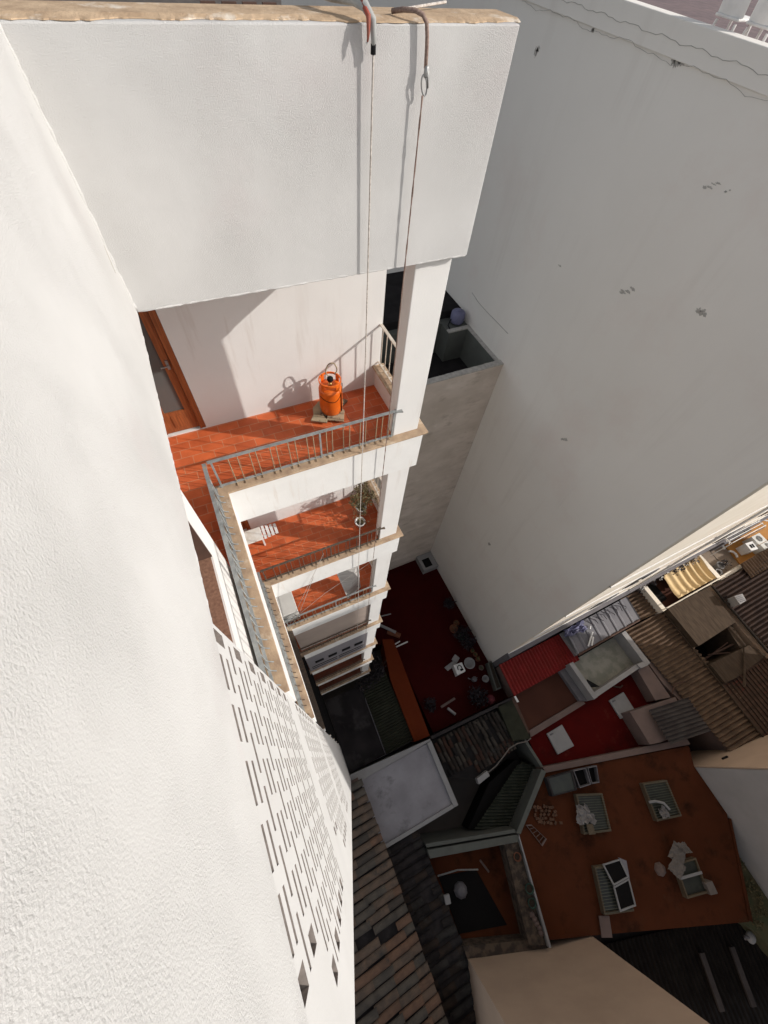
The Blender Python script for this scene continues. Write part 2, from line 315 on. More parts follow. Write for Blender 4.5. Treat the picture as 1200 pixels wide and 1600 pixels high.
def leaves(mb, c, rad, n, size, seed, flat=1.0):
    rn = random.Random(seed); c = Vector(c)
    for _ in range(n):
        d = Vector((rn.gauss(0, 1), rn.gauss(0, 1), rn.gauss(0, 1))).normalized() * (rad * (0.35 + .65 * rn.random())); d.z *= flat
        q = c + d; a = Vector((rn.gauss(0, 1), rn.gauss(0, 1), rn.gauss(0, .7))).normalized()
        b = a.cross(Vector((rn.gauss(0, 1), rn.gauss(0, 1), rn.gauss(0, 1)))).normalized(); s = size * rn.uniform(.6, 1.3)
        mb.add([q, q + a * s * .5 + b * s * .25, q + a * s, q + a * s * .5 - b * s * .25], [(0, 1, 2, 3)])
    return mb

# ================================================================ SETTING
g = MB(); g.add([(-600, -600, -22.6), (600, -600, -22.6), (600, 600, -22.6), (-600, 600, -22.6)], [(0, 1, 2, 3)])
tag(g.build('ground', 'ground'), kind='structure')

# ================================================================ APARTMENT BUILDING (front wing, left wing, loggias)
H = 2.9
apt = thing('apartment_building', 'tall white stuccoed apartment building with terracotta tiled loggias and a pierced lattice wall', 'apartment building', (0, 0, -21))
# -- roof parapets
MB().box(.001, 2.605, .085, .375, 2.17, 3.438).build('parapet_wall', 'stucco', apt, bevel=.008)
cp = MB()
nx = 150; random.seed(3)                          # ragged coping: white paint laps unevenly over its front edge
lo = [3.425 - random.random() * .0 for _ in range(nx + 1)]
rag = []; a_ = .02
for i in range(nx + 1):
    a_ = max(.0, min(.045, a_ + random.uniform(-.012, .012))); rag.append(a_)
vs = []; fs = []
for i in range(nx + 1):
    x = -.3 + 2.93 * i / nx
    vs += [(x, .083 + rag[i], 3.439), (x, .085 + rag[i], 3.443), (x, .16, 3.452), (x, .395, 3.447), (x, .395, 3.36)]
for i in range(nx):
    for k in range(4): fs.append((i * 5 + k, i * 5 + k + 1, i * 5 + 6 + k, i * 5 + 5 + k))
fs += [(0, 1, 2, 3, 4), tuple(nx * 5 + k for k in (4, 3, 2, 1, 0))]
cp.add(vs, fs); cp.build('roof_coping', 'coping_top', apt)
sp = MB(); sp.add([(0, .375, 2.17), (0, -2.2, 2.17), (0, -2.2, 2.185), (0, -3.8, 2.185), (0, -3.8, 3.438), (0, .375, 3.438), (-.35, .375, 2.17), (-.35, -2.2, 2.17), (-.35, -2.2, 2.185), (-.35, -3.8, 2.185), (-.35, -3.8, 3.438), (-.35, .375, 3.438)],
       [(0, 1, 2, 3, 4, 5), (11, 10, 9, 8, 7, 6)] + [(i, i + 6, (i + 1) % 6 + 6, (i + 1) % 6) for i in range(6)])
sp.build('side_parapet_wall', 'stucco', apt)
rn = random.Random(12)
def bead(name, p, q, n, r0, r1):
    P = [Vector(p).lerp(Vector(q), i / n) + Vector((rn.uniform(-.002, .002), 0, rn.uniform(-.002, .002))) for i in range(n + 1)]
    MB().tube(P, [rn.uniform(r0, r1) for _ in P], 8).build(name, 'stucco', apt, smooth=True)
bead('corner_fillet', (0, .085, 2.19), (0, .085, 3.43), 40, .006, .012)
bead('drip_edge', (.02, .091, 2.174), (2.59, .091, 2.174), 90, .005, .011)
bead('drip_edge', (-.007, .06, 2.174), (-.007, -2.18, 2.174), 80, .005, .010)
cr_ = MB(); cr_.tube([(.0015, .03, 2.62), (.0015, .0, 2.585), (.0012, -.015, 2.56), (.0015, -.045, 2.50)], [.0015, .0035, .003, .001], 5); cr_.build('hairline_crack', 'stain', apt)
# -- lattice wall of the left wing (pierced brickwork, one panel per floor)
def lattice(z0, name):
    y_hi, y_lo = -2.2, -3.70; X0, X1 = -.085, 0.0; T = MB()
    zt = z0 + 2.20; rows = []        # list of (zlo, zhi, holes)
    P = .335; n = 7
    solid_edges = []
    for r in range(n):
        zp = zt - .015 - r * P; nc = 5 if r < 2 else 6; jt = lambda: random.uniform(-.006, .006)
        cols = [(-2.475 - .203 * i + jt(), -2.33 - .203 * i + jt()) for i in range(nc)]
        endc = -2.475 - .203 * (nc - 1)
        sq = [(-2.285, -2.222)]; dm = [(endc - .115, endc - .05)]
        b = [(-2.585 - .203 * i, -2.43 - .203 * i) for i in range(-1, nc)]; b[0] = (-2.382, -2.25)
        rows.append((zp - .036, zp, cols + sq + dm))
        rows.append((zp - .10, zp - .036, sq + dm))
        rows.append((zp - .136, zp - .10, cols + sq + dm))
        rows.append((zp - .212, zp - .136, []))
        rows.append((zp - .248, zp - .212, b))
        rows.append((zp - P, zp - .248, []))
    for a, bb, holes in rows:
        hs = sorted(holes); y = y_lo
        for h0, h1 in hs:
            if h0 > y + .001: T.box(X0, X1, y, h0, a, bb)
            y = h1
        T.box(X0, X1, y, y_hi, a, bb)
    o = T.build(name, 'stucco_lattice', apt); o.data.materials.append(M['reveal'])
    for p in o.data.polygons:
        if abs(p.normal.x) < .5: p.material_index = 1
    return o, rows[-1][0], zt - .015
zprev = 2.185
for k in range(3):
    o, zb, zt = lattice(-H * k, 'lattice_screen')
    if k: MB().box(-.30, 0.0, -3.70, -2.2, zt, zprev).build('wall_band', 'stucco_lattice', apt)
    zprev = zb
MB().box(-.30, 0.0, -3.70, -2.2, -21.5, zprev).build('lower_wall', 'stucco_lattice', apt)
MB().box(-.35, 0.0, -3.80, -3.70, -21.5, 2.185).build('wall_end_pier', 'stucco_lattice', apt)
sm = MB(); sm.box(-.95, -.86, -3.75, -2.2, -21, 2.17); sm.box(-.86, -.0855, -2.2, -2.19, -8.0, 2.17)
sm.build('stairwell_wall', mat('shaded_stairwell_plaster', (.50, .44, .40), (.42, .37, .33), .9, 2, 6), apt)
# -- body of the wings behind the loggias
bd = MB(); bd.box(-8, 2.575, 1.70, 5.75, -21.5, 2.40); bd.box(-8, -1.5, -3.8, 1.69, -21.5, 2.395); bd.box(-1.5, -.96, -3.8, -.85, -21.5, 2.39)
bd.build('building_core', 'edge_white', apt)
MB().box(-7.6, 2.45, .42, 5.6, 2.405, 2.44).build('roof_terrace_floor', 'roofterrace', apt)

M['_blind'] = mat('grey_blind_slats', (.30, .28, .25), None, .8)
def floor(k):
    z = -H * k; F = z - .37
    MB().prism([(-.10, -2.199), (.025, -2.199), (.025, .105), (2.585, .105), (2.585, .20), (-.10, .20)], z - .73, z - .034).build('slab_edge_beam', 'edge_white', apt, bevel=.006)
    c = MB(); c.prism([(-.135, -2.198), (.045, -2.198), (.045, .065), (2.635, .065), (2.635, 1.50), (2.455, 1.50), (2.455, .205), (-.135, .205)], z - .032, z)
    c.build('sandstone_coping', 'coping', apt, bevel=.006)
    f = MB(); f.prism([(-1.5, -.73), (-.18, -.73), (-.18, -2.19), (-.101, -2.19), (-.101, .201), (2.50, .201), (2.50, 1.50), (-1.5, 1.50)], F - .18, F)
    f.build('tiled_loggia_floor', 'terracotta' if k < 4 else 'terracotta_shade', apt)
    MB().box(2.50, 2.585, .201, 1.50, z - .73, z - .033).build('side_low_wall', 'edge_white', apt)
    MB().box(2.50, 2.575, .36, 1.50, z + 2.171, z + 2.52).build('side_lintel', 'edge_white', apt)
    MB().box(-1.5, 2.49, .21, 1.50, z + 2.30, z + 2.349).build('loggia_ceiling', 'edge_white', apt)
    MB().box(2.165, 2.52, .165, .345, z + .001, z + 2.169).build('corner_column', 'stucco_fine', apt, bevel=.008)
    # back wall with door hole at its left end
    b = MB(); b.box(0, 2.575, 1.50, 1.69, z - .73, z + 2.169); b.box(-1.5, -.56, 1.50, 1.69, z - .73, z + 2.169)
    b.box(-.56, 0, 1.50, 1.69, z + 1.75, z + 2.169); b.box(-.56, 0, 1.50, 1.69, z - .73, z - .36)
    b.build('loggia_back_wall', 'stucco_fine', apt)
    # wooden glazed door
    d = MB(); y0, y1 = 1.53, 1.60
    d.box(-.075, -.004, 1.501, y1, F + .02, z + 1.75); d.box(-.556, -.49, y0, y1, F + .02, z + 1.75); d.box(-.49, -.075, y0, y1, z + 1.66, z + 1.75)
    dr = d.build('balcony_door', 'wood', apt)
    l = MB(); l.box(-.165, -.082, 1.535, 1.585, F + .03, z + 1.655); l.box(-.487, -.41, 1.535, 1.585, F + .03, z + 1.655); l.box(-.41, -.165, 1.535, 1.585, F + .03, F + .36); l.box(-.41, -.165, 1.535, 1.585, z + 1.55, z + 1.655)
    l.box(-.36, -.215, 1.526, 1.534, F + .11, F + .30)
    l.build('door_leaf', 'wood', dr)
    MB().box(-.41, -.165, 1.556, 1.562, F + .36, z + 1.55).build('glass_pane', 'glass_dim', dr)
    s = MB(); 
    for i in range(34): s.box(-.405, -.17, 1.566, 1.572, z + .75 + i * .024, z + .765 + i * .024)
    s.build('slatted_blind', '_blind', dr)
    h = MB(); h.box(-.135, -.105, 1.52, 1.535, z + .62, z + .74); h.tube([(-.12, 1.52, z + .68), (-.12, 1.495, z + .68), (-.20, 1.49, z + .68)], .008, 8)
    h.build('door_handle', 'steel', dr)
    # interior wall of the left walkway with its shuttered window
    if k < 3:
        q = MB(); X0, X1 = -.34, -.18
        q.box(X0, X1, -2.19, -1.86, F - .3, z + 2.169); q.box(X0, X1, -1.86, -1.02, F - .3, z + .65); q.box(X0, X1, -1.86, -1.02, z + 1.75, z + 2.169); q.box(X0, X1, -1.02, -.73, F - .3, z + 2.169)
        q.box(-1.5, X0, -.84, -.73, F - .3, z + 2.169)
        q.build('walkway_wall', 'stucco_fine', apt)
        w_ = MB(); w_.box(-.335, -.30, -1.86, -1.02, z + .65, z + .70); w_.box(-.335, -.30, -1.86, -1.02, z + 1.70, z + 1.75); w_.box(-.335, -.30, -1.86, -1.81, z + .70, z + 1.70); w_.box(-.335, -.30, -1.07, -1.02, z + .70, z + 1.70)
        ww = w_.build('shuttered_window', 'darkwood', apt)
        MB().box(-.30, -.182, -1.035, -1.021, z + .663, z + 1.75).build('window_lining', 'darkwood', ww); MB().box(-.326, -.322, -1.80, -1.08, z + .7, z + 1.7).build('window_backing', 'dark_in', ww)  # dark wood lining; the shade of the jamb is put into its colour too
        for (a, b2) in ((-1.808, -1.452), (-1.428, -1.072)):
            MB().box(-.325, -.30, a, b2, z + .705, z + 1.695).build('shutter', 'oldwood', ww, bevel=.004)
        MB().box(-.30, -.195, -1.858, -1.022, z + .651, z + .662).build('window_sill', 'oldwood', ww)
for k in range(7): floor(k)
# top loggia's ceiling closes against the parapet
MB().box(-1.5, 2.49, .376, 1.50, 2.351, 2.40).build('terrace_slab', 'edge_white', apt)

# -- railings: handrail, foot bar and their balusters
pairs = [.171, .263, .394, .469, .62, .69, .83, .908, 1.045, 1.123, 1.276, 1.344, 1.487, 1.563, 1.70, 1.775, 1.915, 1.99, 2.09]
def front_railing(k, mh, mbm, sub):
    z = -H * k; y = .165; hr = MB()
    hr.obox((1.055, y, z + .452), (1.09, 0, -.008), (0, .018, 0), (0, 0, .006))
    hr.add([(2.14, y - .02, z + .436), (2.235, y - .045, z + .432), (2.235, y + .045, z + .432), (2.14, y + .02, z + .436), (2.14, y - .02, z + .448), (2.235, y - .045, z + .45), (2.235, y + .045, z + .45), (2.14, y + .02, z + .448)], [(0, 1, 2, 3), (7, 6, 5, 4), (0, 4, 5, 1), (1, 5, 6, 2), (2, 6, 7, 3), (3, 7, 4, 0)])
    hr.box(-.03, 2.16, y - .014, y + .014, z + .022, z + .032)
    for x in (.0, 1.2, 2.14): hr.box(x - .01, x + .01, y - .01, y + .01, z, z + .45)
    h = hr.build('front_railing', mh, apt)
    R = MB()
    for i, x in enumerate(pairs):
        jx = random.uniform(-.006, .006)
        b = (MB() if sub else R).tube([(x, y - .05, z + .012), (x, y - .012, z + .008), (x, y, z + .05), (x + jx, y, z + .445)], .0062, 6)
        if sub: b.build('baluster', mbm, h, smooth=True)
    if not sub: R.build('balusters', mbm, h)
    return h
def left_railing(k, mh, mbm, sub):
    z = -H * k; x = -.07; hr = MB()
    hr.obox((x, -1.01, z + .452), (.020, 0, 0), (0, 1.18, 0), (0, 0, .006)); hr.box(x - .014, x + .014, -2.19, .15, z + .022, z + .032)
    for y in (-2.17, -1.0): hr.box(x - .01, x + .01, y - .01, y + .01, z, z + .45)
    h = hr.build('side_railing', mh, apt)
    R = MB(); y = .05; i = 0
    while y > -2.15:
        b = (MB() if sub else R).tube([(x + .06, y - .03, z + .012), (x + .02, y - .01, z + .008), (x, y, z + .05), (x + random.uniform(-.006, .006), y, z + .445)], .0062, 6)
        if sub: b.build('baluster', mbm, h, smooth=True)
        y -= .085 if i % 2 == 0 else .13; i += 1
    if not sub: R.build('balusters', mbm, h)
def end_railing(k, mh, mbm):
    z = -H * k; x = 2.55; hr = MB()
    hr.box(x - .02, x + .02, .345, 1.498, z + .63, z + .645); hr.box(x - .012, x + .012, .345, 1.498, z + .04, z + .052)
    h = hr.build('end_railing', mh, apt)
    R = MB()
    for i in range(8):
        y = .48 + i * .135; R.tube([(x + .05, y, z + .02), (x, y, z + .03), (x, y, z + .635)], .008, 6)
    R.build('balusters', mbm, h)
M['whitish'] = mat('cream_painted_iron', (.62, .56, .48), (.5, .43, .35), .6, 14, 6)
front_railing(0, 'rail', 'baluster', True); left_railing(0, 'rail', 'rail', True); end_railing(0, 'whitish', 'whitish')
front_railing(1, 'darkrail', 'darkrail', True); left_railing(1, 'rail', 'darkrail', False); end_railing(1, 'whitish', 'whitish')
front_railing(2, 'rail', 'baluster', False); left_railing(2, 'rail', 'darkrail', False); end_railing(2, 'darkrail', 'darkrail')
front_railing(3, 'darkrail', 'darkrail', False); left_railing(3, 'darkrail', 'darkrail', False)
for k in (5, 6): front_railing(k, 'darkrail', 'darkrail', False)
# -- enclosed loggias lower down
MB().box(.03, 2.163, .22, .25, -H * 3 + .002, -H * 3 + 2.168).build('roller_panel', 'brownpanel', apt)
z = -H * 4
e = MB().box(.03, 2.163, .115, .16, z + .002, z + 2.168).build('enclosure_panel', 'lilac', apt)
for x in (.28, .75, 1.24, 1.70):
    v = MB()
    for i in range(4): v.box(x, x + .30, .100, .114, z + 1.02 + i * .075, z + 1.065 + i * .075)
    v.build('vent_grille', 'black', e)
for a, b in ((.12, 1.05), (1.10, 2.05)):
    MB().box(a, b, .104, .114, z + .30, z + .36).build('window_track', 'dark_in', e); MB().box(a, b, .098, .114, z + .60, z + .63).build('window_track', 'dark_in', e)
# left wing loggias below the second floor are glazed in
for k in (2, 3, 4, 5, 6):
    z = -H * k
    gl = MB().box(-.16, -.14, -2.185, .05, z - .35, z + 2.165).build('glazed_enclosure', 'dark_in', apt)
    fr = MB()
    for y in (-2.16, -1.6, -1.05, -.5, .03): fr.box(-.138, -.10, y - .02, y + .02, z + .002, z + 2.165)
    for zz in (.03, .9, 2.12): fr.box(-.137, -.11, -2.14, .01, z + zz, z + zz + .03)
    fr.build('enclosure_frame', 'greyplinth', gl)
    MB().box(-.139, .052, -2.185, .02, z + .002, z + .045).build('coping_shade_strip', 'dark_in' if k > 2 else 'darkrail', gl)  # dark strip added over the coping, with the shade put into its colour

# ================================================================ THINGS ON THE LOGGIAS
F0 = -.37
def gas_bottle(c):
    x, y, z = c
    t = thing('gas_bottle', 'bright orange butane gas bottle standing on stone slabs in the top loggia', 'gas bottle', c)
    MB().lathe([(.128, .035), (.150, .05), (.155, .07), (.155, .425), (.150, .455), (.130, .485), (.08, .503), (.03, .507)], c, 32).build('bottle_body', 'orange', t, smooth=True)
    MB().lathe([(.135, .0), (.140, .0), (.140, .05), (.135, .05)], c, 32, ring=True).build('foot_ring', 'orange', t, smooth=True)
    col = MB()
    for k in range(4):
        a0 = k * math.pi / 2 + .25; vs = []; wid = .42
        for i in range(9):
            a = a0 + i * (wid / 8)
            for (r, zz) in ((.143, .45), (.143, .60), (.137, .60), (.137, .45)): vs.append((x + r * math.cos(a), y + r * math.sin(a), z + zz))
        fs = []
        for i in range(8):
            for q in range(4): fs.append((i * 4 + q, i * 4 + (q + 1) % 4, i * 4 + 4 + (q + 1) % 4, i * 4 + 4 + q))
        fs += [(0, 1, 2, 3), (35, 34, 33, 32)]; col.add(vs, fs)
    col.lathe([(.134, .575), (.147, .575), (.147, .605), (.134, .605)], c, 28, ring=True)
    col.build('guard_collar', 'orange', t)
    MB().lathe([(.028, .50), (.028, .53), (.018, .535), (.018, .57), (.024, .575), (.024, .60), (.01, .605)], c, 14).build('valve', 'brass', t, smooth=True)
    MB().lathe([(.034, .575), (.040, .585), (.040, .625), (.030, .64), (.006, .642)], (x + .004, y, z), 16).build('regulator_cap', 'black', t, smooth=True)
    P = []
    for i in range(21):
        a = -2.35 + 4.7 * i / 20; P.append((x + .03 + .075 * math.sin(a) * (1 if abs(a) < 2 else .8), y + .01, z + .74 + .115 * math.cos(a) * (1.18 if math.cos(a) > .6 else 1)))
    MB().tube(P, .009, 6).build('hose_loop', 'stone', t, smooth=True)
    P = []
    for i in range(26):
        a = -2.9 + 2.6 * i / 25; s = i / 25; P.append((x + .157 * math.cos(a), y + .157 * math.sin(a), z + .30 + .22 * abs(s * 2 - 1) ** 1.5 * (1 if s > .5 else .3)))
    MB().tube(P, .0042, 6).build('strap', 'black', t)
    MB().obox((x + .108, y - .112, z + .22), (.009, .009, 0), (.002, -.002, 0), (0, 0, .19)).build('strap', 'redroof', t)
    for ch in t.children:
        for v_ in ch.data.vertices: v_.co = (x + (v_.co.x - x) * 1.03, y + (v_.co.y - y) * 1.03, z + (v_.co.z - z) * .88)
    return t
gas_bottle((1.695, 1.19, F0 + .062))
for i, (p, zz, l) in enumerate((([(1.40, 1.12), (1.55, 1.02), (1.99, 1.30), (1.90, 1.42), (1.60, 1.44), (1.46, 1.33)], .002, 'broad irregular stone slab under the orange gas bottle'),
        ([(1.345, 1.085), (1.545, .968), (1.60, 1.08), (1.44, 1.20)], .034, 'small angular stone slab at the left front of the gas bottle'),
        ([(1.56, 1.02), (1.775, .91), (1.86, 1.10), (1.80, 1.32), (1.60, 1.34), (1.52, 1.18)], .034, 'cracked stone slab directly under the gas bottle base'))):
    tag(MB().prism(p, F0 + zz, F0 + zz + (.03 if i == 0 else .026)).build('stone_slab', 'stone', bevel=.006), l, 'stone slab', 'stone slabs under the gas bottle')

F1 = F0 - H
def pot_plant(c, r, h, mp, label, seed, big):
    t = thing('potted_plant', label, 'potted plant', c, 'potted plants on the second loggia'); x, y, z = c
    MB().lathe([(r * .7, 0), (r * .95, h * .9), (r * 1.05, h * .9), (r * 1.05, h), (r * .9, h), (r * .86, h * .8)], c, 20).build('pot', mp, t, smooth=True)
    MB().lathe([(r * .85, h * .78), (r * .4, h * .84), (.01, h * .85)], c, 16).build('soil', 'soil', t)
    L = MB(); st = MB(); rn = random.Random(seed)
    for i in range(34 if big else 10):
        a = rn.uniform(0, 6.28); e = (x + math.cos(a) * r * rn.uniform(.6, 2.4 if big else 1.5), y + math.sin(a) * r * rn.uniform(.5, 1.8 if big else 1.3), z + h + rn.uniform(.08, .62 if big else .2))
        m_ = (x + math.cos(a) * r * .3, y + math.sin(a) * r * .3, z + h * .8 + .06); st.tube([(x, y, z + h * .8), m_, e], .004, 5); leaves(L, e, .07, 22 if big else 6, .05, seed * 50 + i)
    st.build('stems', 'leafdry', t); L.build('foliage', 'leafdry', t)
pot_plant((2.03, .78, F1), .105, .15, 'white', 'white pot with bare thin stems nearest the railing on the second loggia', 3, False)
pot_plant((2.17, 1.06, F1), .11, .20, 'acwhite', 'bushy olive shrub in a pale pot behind the white pot', 5, True)
# bare trailing stems that throw the twiggy shadow
# white slatted bench at the left of the second loggia
t = thing('slatted_bench', 'white bench with pierced board and slatted end on the second loggia floor', 'bench', (.05, 1.15, F1))
b = MB(); b.box(-.30, .17, 1.02, 1.30, F1 + .30, F1 + .33); b.build('seat_board', 'whitedoor', t, bevel=.006)
s = MB()
for i in range(4): s.box(.19 + i * .075, .24 + i * .075, 1.02 + .01 * i, 1.30 - .012 * i, F1 + .30, F1 + .33)
s.box(.16, .44, 1.08, 1.10, F1 + .278, F1 + .298); s.box(.16, .44, 1.22, 1.24, F1 + .278, F1 + .298)
s.build('slatted_end', 'white', t)
for px, py in ((-.27, 1.05), (-.27, 1.25), (.14, 1.05), (.14, 1.25)):
    MB().box(px, px + .03, py, py + .03, F1, F1 + .30).build('leg', 'white', t)
# third loggia: air conditioner and leaning corrugated board
F2 = F0 - 2 * H
def ac_unit(c, sx, sy, sz, label, face='x', group=None, name='air_conditioner'):
    x, y, z = c; t = thing(name, label, 'air conditioner', c, group)
    MB().box(x - sx, x + sx, y - sy, y + sy, z, z + sz).build('casing', 'acwhite', t, bevel=.012)
    if face == 'z':
        MB().lathe([(min(sx, sy) * .7, 0), (min(sx, sy) * .7, .006), (.01, .006)], (x, y, z + sz + .001), 24).build('fan_opening', 'fan', t)
        gq = MB()
        for rr in (.25, .45, .65): gq.tube([(x + min(sx, sy) * rr * math.cos(a * .2618), y + min(sx, sy) * rr * math.sin(a * .2618), z + sz + .012) for a in range(24)], .006, 5, closed=True)
        for a in range(6): gq.box(x - .006, x + .006, y, y + .001, z, z + .001) if False else gq.tube([(x, y, z + sz + .012), (x + min(sx, sy) * .7 * math.cos(a * 1.047), y + min(sx, sy) * .7 * math.sin(a * 1.047), z + sz + .012)], .006, 5)
        gq.build('fan_guard', 'acwhite', t)
    else:
        ax = Matrix.Rotation(math.radians(90), 3, 'X')
        MB().lathe([(sz * .36, 0), (sz * .36, .006), (.01, .006)], (x - sx * .2, y - sy - .001, z + sz * .5), 24, ax).build('fan_opening', 'fan', t)
        gq = MB()
        for rr in (.15, .25, .34): gq.tube([(x - sx * .2 + sz * rr * math.cos(a * .2618), y - sy - .012, z + sz * .5 + sz * rr * math.sin(a * .2618)) for a in range(24)], .006, 5, closed=True)
        gq.build('fan_guard', 'acwhite', t)
        MB().box(x + sx * .62, x + sx * .9, y - sy - .006, y - sy + .002, z + sz * .2, z + sz * .45).build('control_cover', 'fan', t)
    return t
ac_unit((.12, .62, F2 + .10), .20, .30, .62, 'white air conditioner in the left corner of the third loggia')
t = thing('leaning_board', 'grey corrugated board leaning against the right end of the third loggia', 'board', (1.8, .9, F2))
bm_ = MB(); P0 = Vector((1.46, .86, F2 + .62)); 
bm_.add([(1.45, .95, F2 + .95), (2.02, .80, F2 + .95), (1.98, .52, F2), (1.58, .36, F2), (1.45, .975, F2 + .95), (2.02, .825, F2 + .95), (1.98, .545, F2), (1.58, .385, F2)], [(0, 1, 2, 3), (7, 6, 5, 4), (0, 4, 5, 1), (1, 5, 6, 2), (2, 6, 7, 3), (3, 7, 4, 0)])
bm_.build('board', mat('grey_louvred_board', (.60, .58, .55), (.42, .40, .38), .8, 2, 3, stretch=(1, 1, 40)), t)
MB().tube([(2.02, .81, F2 + .96), (1.99, .53, F2 + .02), (1.58, .37, F2 + .02)], .016, 6).build('edge_strip', 'white', t)
# diagonal lines strung across the court side
def wire(name, pts, r, m, label, cat='clothesline', group='thin lines strung across the loggias'):
    return tag(MB().tube(pts, r, 5).build(name, m), label, cat, group)
Z1, Z2 = -H, -2 * H
wire('clothesline', [(.02, -.02, Z2 + .42), (.35, -.15, Z2 + 1.6), (.75, -.22, Z1 + .36)], .0045, 'cord', 'pale line slanting from the second railing down to the third loggia corner')
wire('clothesline', [(.0, .0, Z2 + .44), (.5, .02, Z2 + 1.9), (1.05, .1, Z1 + .4)], .0045, 'cord', 'pale line slanting steeply between second and third railings, right of the first')
wire('clothesline', [(.12, .13, Z2 + .45), (1.0, .25, Z2 + .98), (2.1, .3, Z2 + 1.6)], .0045, 'cord', 'line crossing the third loggia opening from lower left to upper right')
wire('clothesline', [(2.15, .2, Z2 + .5), (2.2, .3, Z2 + 1.2), (2.3, .6, Z2 + 1.9)], .0045, 'cord', 'short line running behind the column of the third loggia')

# hanging ropes
t = thing('flagpole_pipe', 'grey weathered pipe with torn red tape bent over the parapet coping', 'pipe', (1.6, .1, 3.46))
MB().tube([(1.42, .55, 3.50), (1.50, .24, 3.505), (1.575, .13, 3.51), (1.618, .07, 3.495), (1.648, .04, 3.455), (1.657, .042, 3.40), (1.658, .045, 3.36)], [.024, .024, .024, .022, .019, .015, .012], 12).build('pipe', 'pipegrey', t, smooth=True)
MB().tube([(1.658, .045, 3.375), (1.659, .046, 3.337)], .014, 12).build('end_cap', 'black', t)
tp = MB(); tp.tube([(1.60, .085, 3.515), (1.622, .035, 3.47), (1.618, .022, 3.42), (1.614, .02, 3.385)], [.012, .013, .009, .004], 6)
tp.build('red_tape', 'redtape', t, smooth=True)
fl = MB(); fl.add([(1.615, .025, 3.40), (1.625, .024, 3.395), (1.60, .02, 3.365), (1.614, .0245, 3.402)], [(0, 1, 2), (2, 1, 3), (0, 2, 3), (0, 3, 1)])
fl.build('tape_flap', 'pipegrey', t)
def slack(x0, y0, z0, x1, z1, n=60, amp=.008):
    P = []
    for i in range(n + 1):
        s = i / n; P.append((x0 + (x1 - x0) * s + amp * math.sin(s * 9), y0 + .003 * math.sin(s * 7), z0 + (z1 - z0) * s))
    return P
tag(MB().tube(slack(1.660, .046, 3.34, 1.745, -8.3), .0062, 6).build('line_cord', 'cord', smooth=True), 'pale thin cord hanging from the grey pipe down past the loggias', 'cord')
t = thing('hanging_rope', 'brown twisted rope hooked over the parapet with a steel carabiner', 'rope', (1.95, .1, 3.46))
MB().tube([(1.82, .18, 3.465), (1.86, .13, 3.478), (1.91, .085, 3.482), (1.945, .062, 3.472), (1.968, .052, 3.445), (1.978, .05, 3.40), (1.985, .05, 3.34), (1.990, .05, 3.28)], .0105, 8).build('hook_rope', 'rope', t, smooth=True)
MB().tube([(2.25, .36, 3.475), (1.82, .18, 3.465)], .006, 6).build('tail_rope', 'cord', t)
cr = []
for i in range(20):
    a = 2 * math.pi * i / 20; cr.append((1.990 + .018 * math.cos(a) - .010 * math.sin(a), .045, 3.212 + .043 * math.sin(a)))
MB().tube(cr, .0048, 8, closed=True).build('carabiner', 'steel', t, smooth=True)
s = MB(); s.lathe([(.010, 0), (.013, .008), (.013, .045), (.008, .05)], (1.993, .045, 3.242), 10); s.build('swivel', 'steel', t, smooth=True)
MB().tube([(2.005, .045, 3.28), (2.008, .043, 3.24), (2.015, .04, 3.20)], [.006, .005, .004], 6).build('gate_lever', 'steel', t, smooth=True)
hp = slack(1.986, .044, 3.17, 2.06, -11.3, 120, .008); rt = MB()
for ph in (0, math.pi):
    rt.tube([(p[0] + .003 * math.cos(i * 2.2 + ph), p[1] + .003 * math.sin(i * 2.2 + ph), p[2]) for i, p in enumerate(hp)], .0042, 5)
rt.build('lower_rope', 'rope', t, smooth=True)
# roof terrace bits just beyond the coping
t = thing('garden_chair', 'dark wooden slatted chair on the roof terrace behind the parapet', 'chair', (1.25, .95, 2.44))
s = MB()
for i in range(5): s.box(1.0 + i * .1, 1.08 + i * .1, .75, 1.2, 2.86, 2.88)
s.build('seat', 'darkwood', t)
s = MB()
for i in range(4): s.box(1.0 + i * .13, 1.09 + i * .13, 1.21, 1.235, 2.90, 3.34)
s.box(1.0, 1.5, 1.236, 1.26, 3.25, 3.30); s.build('backrest', 'darkwood', t)
for px, py in ((1.0, .76), (1.45, .76), (1.0, 1.2), (1.45, 1.2)): MB().box(px, px + .04, py, py + .04, 2.44, 2.86).build('leg', 'darkwood', t)
t = thing('roof_planter', 'low planter with bare tangled twigs on the roof terrace behind the parapet', 'planter', (2.1, 1.0, 2.44))
MB().box(1.75, 2.4, .7, 1.15, 2.44, 3.0).build('planter_box', 'redroof', t, bevel=.01)
s = MB(); rn = random.Random(4)
for i in range(26):
    x, y = rn.uniform(1.75, 2.4), rn.uniform(.6, 1.1); s.tube([(x, y, 2.98), (x + rn.uniform(-.2, .2), y + rn.uniform(-.2, .15), 3.12), (x + rn.uniform(-.35, .35), y + rn.uniform(-.25, .2), 3.24)], .006, 5)
s.build('twigs', 'cord', t)
PATCH = [(4.6, 2.28, .12, .16), (2.68, 1.14, .13, .04), (2.36, 1.18, .04, .03), (3.1, -1.05, .16, .05), (1.33, -.5, .10, .10), (2.3, -5.4, .10, .10), (8.55, 1.68, .07, .16), (6.95, 2.28, .05, .06), (7.6, 2.34, .05, .07), (5.28, -1.58, .05, .04), (2.46, -13.1, .08, .2)]
CRACK = [(9.694, y, z) for y, z in ((8.6, -4.18), (8.1, -4.26), (7.5, -4.27), (6.9, -4.25), (6.2, -4.24))]
PZ = -3.5

# ================================================================ NEIGHBOURING BUILDINGS
B0 = -22.5
